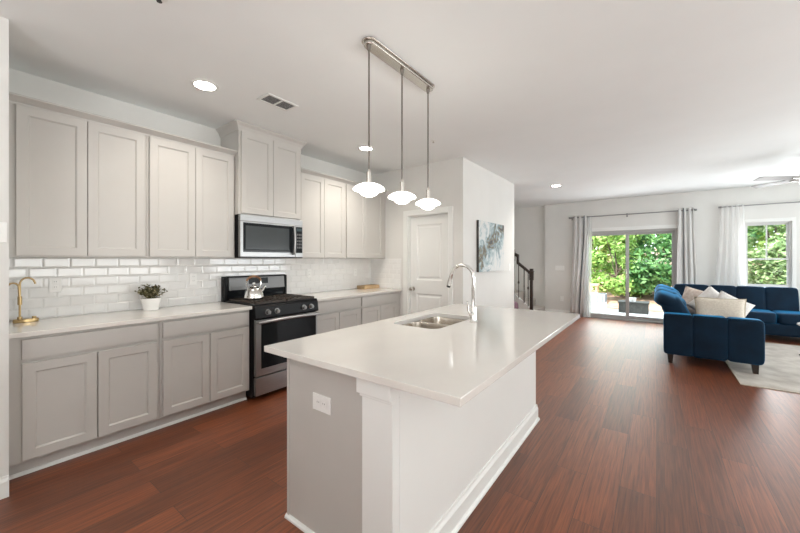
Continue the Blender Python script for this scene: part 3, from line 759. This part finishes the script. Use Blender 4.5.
# ------------------------------------------------------------------ pendant fixture
pf = thing('pendant_fixture', 'brushed nickel linear pendant bar with three lit opal glass shades over the island', 'pendant lamp', (-1.455, 1.97, CEIL))
cpy0, cpy1, cpx, hw = 1.575, 2.375, -1.455, .038
def stadium(w, y0, y1, n=12):
    return [(cpx + w * cos(radians(a)), y1 - w + w * sin(radians(a))) for a in [180 * i / n for i in range(n + 1)]] + [(cpx + w * cos(radians(a)), y0 + w + w * sin(radians(a))) for a in [180 + 180 * i / n for i in range(n + 1)]]
can = MB().prism(stadium(.052, cpy0, cpy1), 'z', CEIL - .012, CEIL).prism(stadium(.040, cpy0 + .014, cpy1 - .014), 'z', CEIL - .034, CEIL - .012).build('canopy', 'nickel', pf, bevel=.005, smooth=40)
pend = []
for py_ in (1.619, 1.97, 2.318):
    rd = MB().cyl((cpx, py_, 1.915), (cpx, py_, CEIL - .04), .0055, n=12).cyl((cpx, py_, CEIL - .062), (cpx, py_, CEIL - .034), .010, .016).build('rod', 'rodmetal', pf, smooth=40)
    MB().lathe([(0, .09), (.009, .088), (.011, .075), (.016, .072), (.0165, .004), (.024, .002), (.026, -.004), (0, -.004)], (cpx, py_, 1.842)).build('socket', 'nickel', rd, smooth=35)
    sh = MB().lathe([(0, .0), (.022, 0), (.045, -.004), (.075, -.016), (.094, -.029), (.100, -.037), (.0985, -.043), (.086, -.048), (.068, -.052), (.060, -.057), (.054, -.066), (.042, -.076), (.024, -.084), (0, -.087)], (cpx, py_, 1.842)).build('shade', 'opal', rd, smooth=60)
    pend.append(sh)
# ------------------------------------------------------------------ ceiling fittings
def can_light(x, y, label, watts=14):
    c = thing('recessed_light', label, 'ceiling light', (x, y, CEIL), 'round recessed ceiling lights')
    MB().lathe([(.075, -.001), (.098, -.001), (.098, -.006), (.088, -.010), (.075, -.009), (.075, -.001)], (x, y, CEIL)).build('trim_ring', 'white', c, smooth=30)
    MB().lathe([(0, -.006), (.05, -.0065), (.075, -.005), (.075, -.0015), (0, -.0015)], (x, y, CEIL)).build('lens', 'canlamp', c, smooth=30)
    d = bpy.data.lights.new('can_beam', 'SPOT'); d.energy = watts; d.color = (1, .93, .83); d.spot_size = radians(140); d.spot_blend = .9; d.shadow_soft_size = .06
    o = bpy.data.objects.new('can_beam', d); COL.objects.link(o); o.parent = c; o.location = (0, 0, -.02)
can_light(-2.865, 1.253, 'lit recessed ceiling light nearest the left wall cabinets', 13)
can_light(-2.882, 3.152, 'lit recessed ceiling light seen behind the first pendant rod', 24)
can_light(-1.50, 6.86, 'lit recessed ceiling light in the hall before the stairs', 36)

vt = thing('ceiling_vent', 'white ceiling air register with two banks of louvres', 'vent', (-2.665, 1.775, CEIL))
vx0, vx1, vy0, vy1 = -2.755, -2.575, 1.625, 1.925
MB().box(vx0, vx1, vy0, vy0 + .022, CEIL - .008, CEIL - .0005).box(vx0, vx1, vy1 - .022, vy1, CEIL - .008, CEIL - .0005).box(vx0, vx0 + .022, vy0 + .022, vy1 - .022, CEIL - .008, CEIL - .0005).box(vx1 - .022, vx1, vy0 + .022, vy1 - .022, CEIL - .008, CEIL - .0005).box(vx0 + .022, vx1 - .022, 1.767, 1.783, CEIL - .008, CEIL - .0005).build('frame', 'white', vt, bevel=.001)
MB().box(vx0 + .01, vx1 - .01, vy0 + .01, vy1 - .01, CEIL - .002, CEIL - .0005).build('duct_back', mat('duct_grey', (.22, .22, .22), .9), vt)
lv = MB()
for a, b in ((vy0 + .022, 1.767), (1.783, vy1 - .022)):
    for k in range(7):
        x = vx0 + .030 + k * .0195
        lv.prism([(x + .009, CEIL - .0075), (x + .0105, CEIL - .0075), (x + .0015, CEIL - .0025), (x, CEIL - .0025)], 'y', a, b)
lv.build('louvres', 'white', vt)
sd = thing('sprinkler_head', 'small ceiling sprinkler head between the cabinets and camera, at the top edge', 'sprinkler', (-2.10, .69, CEIL), 'small ceiling fittings')
MB().lathe([(0, 0), (.036, 0), (.036, -.003), (.030, -.006), (0, -.006)], (-2.10, .69, CEIL - .0005)).build('escutcheon', 'white', sd, smooth=30)
MB().lathe([(0, -.006), (.009, -.006), (.007, -.02), (.013, -.022), (.013, -.024), (0, -.025)], (-2.10, .69, CEIL)).build('deflector', 'darkplastic', sd)
sd = thing('sprinkler_head', 'small ceiling sprinkler head beyond the last pendant rod', 'sprinkler', (-2.08, 3.43, CEIL), 'small ceiling fittings')
MB().lathe([(0, 0), (.030, 0), (.030, -.003), (.025, -.006), (0, -.006)], (-2.08, 3.43, CEIL - .0005)).build('escutcheon', 'white', sd, smooth=30)
MB().lathe([(0, -.006), (.008, -.006), (.007, -.02), (.012, -.022), (.012, -.024), (0, -.025)], (-2.08, 3.43, CEIL)).build('deflector', 'nickel', sd)

# ceiling fan at the right edge
fcx, fcy, fz = 1.60, 6.78, 2.44
fn = thing('ceiling_fan', 'white ceiling fan with light kit hanging over the seating area', 'fan', (fcx, fcy, CEIL))
MB().lathe([(0, 0), (.065, 0), (.06, -.03), (.03, -.05), (.014, -.055), (.014, -.2)], (fcx, fcy, CEIL - .0005)).build('downrod', 'nickel', fn, smooth=40)
MB().lathe([(0, .10), (.05, .095), (.09, .06), (.10, .02), (.09, -.03), (.06, -.045), (0, -.045)], (fcx, fcy, fz)).build('motor', 'white', fn, smooth=40)
MB().lathe([(.055, -.045), (.09, -.05), (.095, -.065), (.075, -.095), (.04, -.115), (0, -.12)], (fcx, fcy, fz)).build('light_globe', 'fanlight', fn, smooth=50)
for k in range(5):
    a = radians(209 - 72 * k); d = Vector((cos(a), sin(a), 0)); n = Vector((-sin(a), cos(a), 0)); c0 = Vector((fcx, fcy, fz - .012))
    mb = MB(); vs = []
    for r_, w in ((.14, .045), (.20, .058), (.45, .068), (.58, .066), (.62, .05)):
        vs.append([mb.bm.verts.new(c0 + d * r_ + n * (sg * w) + Vector((0, 0, sg * .012 + dz))) for sg, dz in ((-1, 0), (1, 0), (1, .006), (-1, .006))])
    for p, q in zip(vs, vs[1:]):
        for i in range(4): mb.bm.faces.new((p[i], p[(i + 1) % 4], q[(i + 1) % 4], q[i]))
    mb.bm.faces.new(vs[0]); mb.bm.faces.new(vs[-1][::-1])
    bl = mb.build('blade', mat('fan_blade_grey', (.24, .23, .22), .5) if k == 0 else bpy.data.materials['fan_blade_grey'], fn)
    MB().box(-.0, .0001, 0, .0001, 0, .0001).bm.free()
    MB().tube([c0 + d * .085, c0 + d * .12 + Vector((0, 0, -.004)), c0 + d * .2], [.012, .01, .012], 8).build('blade_arm', 'nickel', bl, smooth=50)

# ------------------------------------------------------------------ canvas
cy0, cy1, cz0, cz1 = 4.645, 5.66, 1.18, 1.935
pa = thing('canvas_painting', 'abstract grey-blue and white canvas on the pale wall past the pantry door', 'painting', (XP, (cy0 + cy1) / 2, (cz0 + cz1) / 2))
MB().box(XP + .001, XP + .036, cy0, cy1, cz0, cz1).build('stretcher', 'canvasside', pa, bevel=.001)
MB().box(XP + .036, XP + .038, cy0 + .001, cy1 - .001, cz0 + .001, cz1 - .001).build('painted_face', 'canvas', pa)

# ------------------------------------------------------------------ sliding door, window, curtains
sl = MB()
f = .05
sl.box(SX0, SX0 + f, YB + .02, YB + .13, 0, SZ).box(SX1 - f, SX1, YB + .02, YB + .13, 0, SZ).box(SX0 + f, SX1 - f, YB + .02, YB + .13, SZ - f, SZ).box(SX0 + f, SX1 - f, YB - .01, YB + .13, 0, .03)
sd1 = struct('door_2', sl, 'greyframe', 'double sliding glass patio door in the back wall', 'door')
mx = -.53
for (a, b, yy) in ((SX0 + f, mx + .035, YB + .045), (mx - .035, SX1 - f, YB + .09)):
    w = .055
    pn = MB().box(a, a + w, yy, yy + .035, .03, SZ - f).box(b - w, b, yy, yy + .035, .03, SZ - f).box(a + w, b - w, yy, yy + .035, SZ - f - .05, SZ - f).box(a + w, b - w, yy, yy + .035, .03, .10).build('sash', 'greyframe', sd1)
    MB().box(a + w, b - w, yy + .014, yy + .020, .10, SZ - f - .05).build('pane', 'glass', pn)
MB().box(mx - .02, mx - .005, YB + .01, YB + .045, .95, 1.15).build('door_handle', 'nickel', sd1, bevel=.004)
struct('trim_slider', MB().box(SX0 - .03, SX1 + .03, YB - .015, YB, SZ, SZ + .075).box(SX0 - .04, SX0 + .001, YB - .015, YB, 0, SZ).box(SX1 - .001, SX1 + .04, YB - .015, YB, 0, SZ), 'white', bevel=.003)

w1 = MB(); wf = .022; ZM = 1.36
w1.box(WX0, WX0 + wf, YB + .03, YB + .12, WZ0, WZ1).box(WX1 - wf, WX1, YB + .03, YB + .12, WZ0, WZ1).box(WX0 + wf, WX1 - wf, YB + .03, YB + .12, WZ1 - wf, WZ1).box(WX0 + wf, WX1 - wf, YB + .03, YB + .12, WZ0, WZ0 + wf)
wn = struct('window_1', w1, 'alu', 'white double-hung window above the blue sofa', 'window')
a, b = WX0 + wf, WX1 - wf
for nm, z0, z1, yy in (('upper_sash', ZM, WZ1 - wf, YB + .085), ('lower_sash', WZ0 + wf, ZM + .03, YB + .05)):
    mb = MB().box(a, a + .03, yy, yy + .03, z0, z1).box(b - .03, b, yy, yy + .03, z0, z1).box(a + .03, b - .03, yy, yy + .03, z1 - .03, z1).box(a + .03, b - .03, yy, yy + .03, z0, z0 + .03)
    if nm == 'upper_sash': mb.box(1.639, 1.657, yy + .005, yy + .025, z0 + .03, z1 - .03)
    s_ = mb.build(nm, 'alu', wn)
    MB().box(a + .03, b - .03, yy + .012, yy + .017, z0 + .03, z1 - .03).build('pane', 'glass', s_)
struct('trim_window', MB().box(WX0 - .05, WX1 + .05, YB - .014, YB, WZ1, WZ1 + .06).box(WX0 - .05, WX0, YB - .014, YB, WZ0, WZ1).box(WX1, WX1 + .05, YB - .014, YB, WZ0, WZ1).box(WX0 - .07, WX1 + .07, YB - .04, YB, WZ0 - .03, WZ0), 'white', bevel=.003)

def curtain(x0, x1, xb0, xb1, z0, z1, y, folds, amp, m, parent_args, lining=None, seed=0):
    rn = random.Random(seed); ph = rn.uniform(0, 6)
    t = thing(*parent_args, ((x0 + x1) / 2, y, z1))
    def sheet(u0, u1, m_, nm):
        mb = MB(); nu, nz = 64, 14; rows = []
        for j in range(nz + 1):
            v = j / nz; z = z1 + (z0 - z1) * v; row = []
            sw = v * v * (3 - 2 * v)
            for i in range(nu + 1):
                u = u0 + (u1 - u0) * i / nu
                xt = x0 + (x1 - x0) * u; xbm = xb0 + (xb1 - xb0) * u
                x = xt + (xbm - xt) * sw
                k = amp * (.75 + .35 * v)
                yy = y + k * sin(2 * pi * folds * u + ph + .5 * sin(3 * v + u * 5)) + .25 * k * sin(2 * pi * folds * 2.3 * u + v * 2)
                row.append(mb.bm.verts.new((x + .3 * k * cos(2 * pi * folds * u + ph), yy, z)))
            rows.append(row)
        for p, q in zip(rows, rows[1:]):
            for i in range(nu): mb.bm.faces.new((p[i], p[i + 1], q[i + 1], q[i]))
        o = mb.build(nm, m_, t, smooth=0)
        if m_ != 'sheer': s = o.modifiers.new('thickness', 'SOLIDIFY'); s.thickness = .002
        return o
    if lining:
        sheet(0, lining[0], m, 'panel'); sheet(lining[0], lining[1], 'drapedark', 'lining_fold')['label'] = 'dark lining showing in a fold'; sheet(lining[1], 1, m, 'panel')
    else: sheet(0, 1, m, 'panel')
    return t
GC = 'curtains on the back wall'
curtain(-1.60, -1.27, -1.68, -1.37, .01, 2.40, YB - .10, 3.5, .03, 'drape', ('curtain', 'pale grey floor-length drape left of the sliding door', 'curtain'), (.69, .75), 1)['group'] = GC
curtain(-1.30, -1.21, -1.40, -1.24, .012, 2.355, YB - .045, 3, .012, 'sheer', ('curtain', 'white sheer curtain inside the left edge of the sliding door', 'curtain'), None, 2)['group'] = GC
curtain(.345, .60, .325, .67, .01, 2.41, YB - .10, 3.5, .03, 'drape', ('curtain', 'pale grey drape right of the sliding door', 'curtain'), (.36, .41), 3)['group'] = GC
curtain(.985, 1.325, .86, 1.36, .01, 2.41, YB - .10, 5, .016, 'sheer', ('curtain', 'white sheer curtain left of the double-hung window', 'curtain'), None, 4)['group'] = GC
def rod(x0, x1, z, label, brackets, ends):
    t = thing('curtain_rod', label, 'curtain rod', ((x0 + x1) / 2, YB - .10, z), 'curtain rods on the back wall')
    MB().cyl((x0, YB - .10, z), (x1, YB - .10, z), .011).build('pole', 'rod', t, smooth=40)
    for q in brackets: MB().box(q - .008, q + .008, YB - .11, YB - .0005, z - .02, z - .008).box(q - .015, q + .015, YB - .008, YB - .0005, z - .05, z + .03).build('bracket', 'rod', t)
    for q in ends: MB().cyl((q - .025, YB - .10, z), (q + .025, YB - .10, z), .019).build('finial', 'rod', t, smooth=40)
rod(-1.66, .60, 2.365, 'long grey curtain rod over the sliding door', (-1.64, -.53, .585), (-1.67, .62))
rod(1.0, 2.55, 2.38, 'grey curtain rod over the double-hung window', (1.02, 2.5), (.985,))

# ------------------------------------------------------------------ staircase
stc = thing('staircase', 'carpeted white staircase rising to the left behind the pale wall', 'stairs', (-2.6, 8.6, 0))
for k in range(6):
    x1 = -2.275 - .25 * k
    MB().box(x1 - (.25 if k < 5 else .44), x1 + .0, 8.06, YB + .099, 0, .18 * (k + 1)).build('step', noisy(mat('stair_carpet', (.5, .47, .43), .95), (.46, .43, .39), (.54, .51, .47), 90) if k == 0 else bpy.data.materials['stair_carpet'], stc, bevel=.01)
MB().prism([(-2.20, 0), (-2.20, .22), (-2.36, .32), (-2.70, .60), (-2.76, .80), (-3.4, 1.28), (-3.9, 1.4), (-3.9, 0)], 'y', 8.02, 8.06).build('stringer', 'white', stc)
rl = thing('stair_railing', 'dark wood stair railing with black iron balusters and two newel posts', 'railing', (-2.26, 8.0, 0))
def newel(x, z0, z1, w=.045):
    mb = MB().box(x - w, x + w, 7.975 - w + .01, 7.975 + w - .01, z0, z0 + .20).box(x - w * .72, x + w * .72, 7.975 - w * .7, 7.975 + w * .7, z0 + .2, z1 - .26)
    mb.box(x - w, x + w, 7.975 - w + .01, 7.975 + w - .01, z1 - .26, z1 - .07)
    mb.box(x - w * 1.15, x + w * 1.15, 7.975 - w, 7.975 + w, z1 - .07, z1 - .05).box(x - w * .8, x + w * .8, 7.975 - w * .8, 7.975 + w * .8, z1 - .05, z1)
    mb.build('newel_post', 'wooddark', rl, bevel=.004)
newel(-2.26, 0, 1.16); newel(-2.68, .0, 1.60)
MB().prism([(-2.28, 1.02), (-2.28, 1.09), (-2.54, 1.31), (-2.54, 1.48), (-2.66, 1.54), (-2.66, 1.46), (-2.59, 1.425), (-2.59, 1.27)], 'y', 7.945, 8.005).build('handrail', 'wooddark', rl, bevel=.008)
for i, (bx_, zb, zt) in enumerate(((-2.334, .30, 1.10), (-2.424, .37, 1.18), (-2.548, .48, 1.28))):
    mb = MB().box(bx_ - .008, bx_ + .008, 8.03 - .064, 8.03 - .048, .0 + zb, zt)
    zk = zb + .42 - .03 * i
    mb.lathe([(0, -.05), (.014, -.035), (.024, 0), (.014, .035), (0, .05)] if i != 1 else [(0, -.02), (.012, -.012), (.014, 0), (.012, .012), (0, .02)], (bx_, 7.974, zk), 12)
    mb.build('baluster', 'iron', rl)
    MB().box(bx_ - .014, bx_ + .014, 7.96, 8.06, zb - .03, zb + .004).build('baluster_shoe', 'white', rl)
bgx = thing('storage_bag', 'mauve soft bag on the floor against the stair stringer', 'bag', (-2.62, 7.72, 0))
MB().soft((-2.66, 7.72, .21), (.34, .22, .42), 5, 6).build('bag_body', 'mauve', bgx, smooth=0)
MB().tube([(-2.76, 7.72, .40)] + [(-2.66 - .10 * cos(radians(a)), 7.72, .42 + .12 * sin(radians(a))) for a in range(0, 181, 20)] + [(-2.56, 7.72, .40)], .008, 8).build('strap', 'mauve', bgx, smooth=50)

# ------------------------------------------------------------------ rug, sofa, cushions, side table
rgx = thing('area_rug', 'pale grey-beige woven rug under the blue sofa', 'rug', (2.1, 6.7, 0))
MB().box(.745, 3.585, 5.225, 8.075, .0005, .008).build('pile', 'rug', rgx)
MB().box(.73, .745, 5.21, 8.09, .0005, .009).box(3.585, 3.6, 5.21, 8.09, .0005, .009).box(.745, 3.585, 5.21, 5.225, .0005, .009).box(.745, 3.585, 8.075, 8.09, .0005, .009).build('binding', 'rugedge', rgx)

so = thing('sectional_sofa', 'dark blue velvet tufted sectional sofa in front of the back windows', 'sofa', (.6, 7.2, 0))
V = 'velvet'
# left run: base frame and seats
MB().soft((.62, 7.25, .225), (.80, 2.9, .21), 14, 8).build('base', V, so, smooth=0)
for i, (a, b) in enumerate(((5.90, 6.72), (6.72, 7.54), (7.54, 8.30))):
    MB().soft((.64, (a + b) / 2, .39), (.78, b - a, .17), 7, 8).build('seat_cushion', V, so, smooth=0)
# near arm: three stitched panels, softly rounded top
mb = MB()
pw = [(.075, .372), (.368, .690), (.684, 1.005)]
for k, (a, b) in enumerate(pw):
    mb.soft(((a + b) / 2, 5.80, .388), (b - a + .006, .20, .53), 13 if k != 2 else 9, 12)
mb.build('arm', V, so, smooth=0)
MB().tube([(.09, 5.712, .632), (.22, 5.706, .647), (.60, 5.705, .649), (.93, 5.708, .640), (.985, 5.715, .61)], .006, 8).build('arm_piping', V, so, smooth=60)
# backrest of the left run, leaning outwards, with rolled head cushions
for i, (a, b) in enumerate(((5.93, 6.74), (6.74, 7.55), (7.55, 8.36))):
    rt = Matrix.Rotation(radians(-24), 3, 'Y')
    MB().soft((.25, (a + b) / 2, .56), (.27, b - a + .01, .58), 5, 10, rt).build('backrest', V, so, smooth=0)
    rt2 = Matrix.Rotation(radians(24), 3, 'Y')
    MB().soft((.15, (a + b) / 2, .765), (.37, b - a - .01, .21), 3.2, 10, rt2).build('headrest', V, so, smooth=0)
# right run along the window
MB().soft((1.55, 8.62, .205), (2.7, .74, .20), 14, 8).build('base', V, so, smooth=0)
xs = [.62, 1.11, 1.60, 2.09, 2.60, 2.95]
for a, b in zip(xs[1:-1], xs[2:]):
    MB().soft(((a + b) / 2, 8.56, .385), (b - a + .006, .66, .20), 7, 9).build('seat_cushion', V, so, smooth=0)
for a, b in ((.28, .80), (.80, 1.17), (1.17, 1.54), (1.54, 1.93)):
    MB().soft(((a + b) / 2, 8.84, .63), (b - a + .02, .28, .48), 9, 10, Matrix.Rotation(radians(-10), 3, 'X')).build('backrest', V, so, smooth=0)
def sofa_leg(x, y, z0=.0, dx=0):
    mb = MB(); t = [mb.bm.verts.new((x + sx * .036, y + sy * .036, .15)) for sx, sy in ((-1, -1), (1, -1), (1, 1), (-1, 1))]
    bq = [mb.bm.verts.new((x + dx + sx * .022, y + sy * .022, z0)) for sx, sy in ((-1, -1), (1, -1), (1, 1), (-1, 1))]
    for i in range(4): mb.bm.faces.new((t[i], t[(i + 1) % 4], bq[(i + 1) % 4], bq[i]))
    mb.bm.faces.new(t); mb.bm.faces.new(bq[::-1]); mb.build('leg', 'wooddark', so)
sofa_leg(.145, 5.79); sofa_leg(.93, 5.79, .008, .01); sofa_leg(.30, 8.55); sofa_leg(1.3, 8.75); sofa_leg(2.4, 8.4); sofa_leg(.145, 7.2); sofa_leg(2.8, 8.8); sofa_leg(2.8, 8.35)

def pillow(name, label, c, w, h, t, rot, m, piping=None, seed=0):
    o = thing(name, label, 'cushion', c, 'cushions on the blue sofa')
    mb = MB(); n = 14; R_ = rot; sides = []
    rn = random.Random(seed); p1, p2 = rn.uniform(0, 6), rn.uniform(0, 6)
    def pt(u, v, s):
        ed = (1 - u ** 4) * (1 - v ** 4)
        pin = 1 - .07 * (1 - abs(u) ** 2) * (abs(v) ** 3) ; pin2 = 1 - .07 * (1 - abs(v) ** 2) * (abs(u) ** 3)
        d = t / 2 * max(ed, 0) ** .55 * (1 + .10 * sin(4 * u + p1) * cos(3 * v + p2)) * s
        return R_ @ Vector((u * w / 2 * pin2, d, v * h / 2 * pin)) + Vector(c)
    for s in (-1, 1):
        g = [[mb.bm.verts.new(pt(-1 + 2 * i / n, -1 + 2 * j / n, s)) for i in range(n + 1)] for j in range(n + 1)]
        for j in range(n):
            for i in range(n): mb.bm.faces.new((g[j][i], g[j][i + 1], g[j + 1][i + 1], g[j + 1][i]))
    bmesh.ops.remove_doubles(mb.bm, verts=mb.bm.verts, dist=1e-4)
    mb.build('cover', m, o, smooth=0)
    if piping:
        q = [(-1 + 2 * i / n, -1) for i in range(n)] + [(1, -1 + 2 * i / n) for i in range(n)] + [(1 - 2 * i / n, 1) for i in range(n)] + [(-1, 1 - 2 * i / n) for i in range(n + 1)]
        MB().tube([pt(u, v, 1) for u, v in q], .005, 6).build('piping', piping, o, smooth=60)
    return o
RX = lambda d: Matrix.Rotation(radians(d), 3, 'X')
RZ = lambda d: Matrix.Rotation(radians(d), 3, 'Z')
pillow('throw_pillow', 'large cream linen cushion with piped edge leaning on the near sofa arm', (.655, 6.06, .665), .50, .40, .14, RZ(-2) @ RX(-12), 'linen', 'piping', 1)
pillow('throw_pillow', 'blush patterned cushion against the sofa backrest, behind the cream one', (.47, 6.80, .715), .42, .42, .14, RZ(-30) @ RX(-14) @ Matrix.Rotation(radians(12), 3, 'Y'), 'blush', None, 2)
pillow('throw_pillow', 'white cushion in the middle of the three rear cushions, tip pointing up', (.62, 6.55, .72), .40, .40, .13, RZ(-14) @ RX(-14) @ Matrix.Rotation(radians(40), 3, 'Y'), 'lace', None, 3)
pillow('throw_pillow', 'white textured cushion rightmost of the rear cushions on the sofa', (.79, 6.40, .69), .38, .38, .13, RZ(6) @ RX(-16) @ Matrix.Rotation(radians(30), 3, 'Y'), 'lace', None, 4)

tb_ = thing('pedestal_table', 'small round white-topped pedestal table on the rug at the right edge', 'table', (1.82, 7.2, .009))
MB().lathe([(0, 0), (.22, 0), (.22, .012), (.06, .022), (.03, .03), (0, .03)], (1.82, 7.2, .009)).build('base', 'chrome', tb_, smooth=35)
MB().cyl((1.82, 7.2, .035), (1.82, 7.2, .445), .022).build('stem', 'chrome', tb_, smooth=40)
MB().lathe([(0, 0), (.235, 0), (.242, .008), (.242, .02), (.235, .028), (0, .028)], (1.82, 7.2, .44)).build('tabletop', 'quartz', tb_, smooth=35)

# ------------------------------------------------------------------ outside
struct('patio', MB().box(-6, 6, YB + .15, 11.6, -.2, -.06), 'concrete', 'pale concrete patio slab outside the sliding door', 'patio')
gm = MB(); ys = [11.6, 13, 15, 18, 24, 45]; zs_ = [-.08, .0, .25, .7, 1.3, 2.6]
for i in range(5):
    gm.bm.faces.new([gm.bm.verts.new(q) for q in ((-30, ys[i], zs_[i]), (30, ys[i], zs_[i]), (30, ys[i + 1], zs_[i + 1]), (-30, ys[i + 1], zs_[i + 1]))])
bmesh.ops.remove_doubles(gm.bm, verts=gm.bm.verts, dist=1e-4)
struct('ground_bank', gm, 'mulch', 'brown pine straw bank rising behind the patio', 'ground')

pc = thing('patio_chair', 'white slatted patio chair with grey cushion outside the sliding door', 'chair', (-1.34, 10.6, -.06))
c0x, c1x, c0y, c1y = -1.57, -1.10, 10.45, 10.95
sl_ = MB()
for k in range(8):
    x = c0x + .01 + k * (c1x - c0x - .05) / 7; sl_.box(x, x + .052, c0y, c0y + .018, -.06, .42)
for k in range(8):
    y = c0y + .03 + k * (c1y - c0y - .07) / 7; sl_.box(c1x - .018, c1x, y, y + .052, -.06, .32)
sl_.build('slats', 'white', pc, bevel=.002)
MB().box(c0x, c1x, c0y - .005, c1y, .41, .44).build('back_rail', 'white', pc, bevel=.003)
MB().box(c0x + .01, c1x - .02, c0y + .02, c1y, .18, .22).build('seat', 'white', pc, bevel=.003)
MB().soft((-1.20, 10.72, .33), (.24, .40, .24), 6, 6).build('seat_cushion', mat('grey_outdoor_cushion', (.16, .16, .17), .9), pc, smooth=0)
tpl = thing('fire_pit_table', 'low charcoal box table holding a white pot on the patio', 'table', (-.5, 11.15, -.06))
MB().box(-.83, -.17, 11.0, 11.45, -.06, .20).build('box_base', 'stone', tpl, bevel=.008)
MB().box(-.85, -.15, 10.98, 11.47, .20, .235).build('tabletop', 'stone', tpl, bevel=.006)
wp = thing('candle_pot', 'small white pot standing on the charcoal patio table', 'pot', (-.52, 11.2, .235))
MB().lathe([(0, 0), (.07, 0), (.085, .10), (.08, .10), (.068, .01), (0, .01)], (-.52, 11.2, .2355), 20).build('pot', 'pot', wp, smooth=35)
MB().lathe([(0, 0), (.05, 0), (.05, .06), (0, .062)], (-.52, 11.2, .246), 16).build('candle', 'plate', wp, smooth=35)
st_ = thing('garden_side_table', 'pale slatted side table on the bank left behind the patio chair', 'table', (-1.75, 12.35, -.05))
MB().box(-2.15, -1.45, 12.1, 12.6, .55, .60).build('tabletop', 'woodlight', st_)
for qx in (-2.1, -1.5):
    for qy in (12.15, 12.55): MB().box(qx - .025, qx + .025, qy - .025, qy + .025, -.05, .55).build('leg', 'woodlight', st_)

def tree(name, label, cat, group, x, y, zg, h, r, n, leaf, m, seed, trunk=.08, low=.15, squash=1.0):
    rn = random.Random(seed)
    t = thing(name, label, cat, (x, y, zg), group)
    mb = MB()
    blobs = []
    nb = 16
    for i in range(nb):
        f = rn.uniform(low, 1); rr = r * (1.05 - .55 * f) * rn.uniform(.5, 1)
        a = rn.uniform(0, 2 * pi)
        blobs.append((Vector((x + rr * cos(a), y + rr * sin(a) * squash, zg + h * f)), r * rn.uniform(.28, .5)))
    for i in range(n):
        c, br = blobs[rn.randrange(nb)]
        d = Vector((rn.gauss(0, 1), rn.gauss(0, 1), rn.gauss(0, 1))).normalized() * br * rn.uniform(.55, 1.05)
        p = c + Vector((d.x, d.y * squash, d.z * .85))
        u = Vector((rn.gauss(0, 1), rn.gauss(0, 1), rn.gauss(0, .6))).normalized() * leaf * rn.uniform(.6, 1.3)
        w = u.cross(Vector((rn.gauss(0, 1), rn.gauss(0, 1), rn.gauss(0, 1)))).normalized() * leaf * .42
        p.z = max(p.z, zg + .03)
        mb.bm.faces.new([mb.bm.verts.new(q) for q in (p - u * .5, p + w * .5, p + u * .5, p - w * .5)])
    o = mb.build('crown', m, t); o['kind'] = 'stuff'
    tk = MB().tube([(x, y, zg - .1), (x + .05, y, zg + h * .45), (x - .04, y, zg + h * .85)], [trunk, trunk * .7, trunk * .25], 8)
    for c, br in blobs[:7]:
        tk.tube([(x + .02, y, zg + h * .3), (Vector((x, y, zg + h * .45)) + c) / 2, c], [trunk * .4, trunk * .28, .012], 5)
    tk.build('trunk', 'bark', t, smooth=50)
GT = 'trees and shrubs behind the patio'
tree('shrub', 'dense green shrub behind the patio seen through the left door pane', 'shrub', GT, -1.15, 13.9, .1, 2.3, 1.05, 3600, .20, 'leafA', 11, .04, .12)
tree('shrub', 'dark green shrub behind the charcoal patio table', 'shrub', GT, .05, 13.8, .1, 1.9, 1.0, 3400, .20, 'leafB', 12, .04, .12)
tree('tree', 'tall bright green tree filling the left door pane', 'tree', GT, -2.3, 17.5, .6, 5.4, 2.1, 4200, .30, 'leafA', 13)
tree('tree', 'bright leafy tree behind the middle of the sliding door', 'tree', GT, -.3, 18.0, .7, 5.6, 2.2, 4200, .30, 'leafA', 14)
tree('tree', 'deep green tree at the right side of the sliding door', 'tree', GT, 1.6, 17.0, .6, 5.2, 2.0, 4200, .30, 'leafB', 15)
tree('tree', 'far grey-green tree showing in the left of the sliding door', 'tree', GT, -4.5, 24, 1.2, 8, 3.4, 4200, .42, 'leafC', 16)
tree('tree', 'grey-green tree filling the lower sash of the double-hung window', 'tree', GT, 2.6, 13.6, .1, 3.0, 1.25, 5200, .17, 'leafC', 17, .05, .1)
tree('shrub', 'grey-green shrub low behind the double-hung window', 'shrub', GT, 2.45, 12.9, .0, 1.75, .95, 4200, .15, 'leafC', 27, .03, .1)
tree('tree', 'bright tree seen in the upper sash of the double-hung window', 'tree', GT, 4.0, 18.5, .7, 5.8, 2.2, 4200, .30, 'leafA', 18)
tree('tree', 'tall far tree behind the window and door', 'tree', GT, 2.0, 25, 1.2, 8.5, 3.6, 4200, .42, 'leafB', 19)
tree('tree', 'tall far tree behind the bright trees at the far left', 'tree', GT, -1.2, 26, 1.3, 8, 3.6, 4200, .42, 'leafB', 20)
tree('tree', 'far tree past the right side of the window', 'tree', GT, 6.5, 24, 1.2, 8, 3.4, 4200, .42, 'leafC', 21)
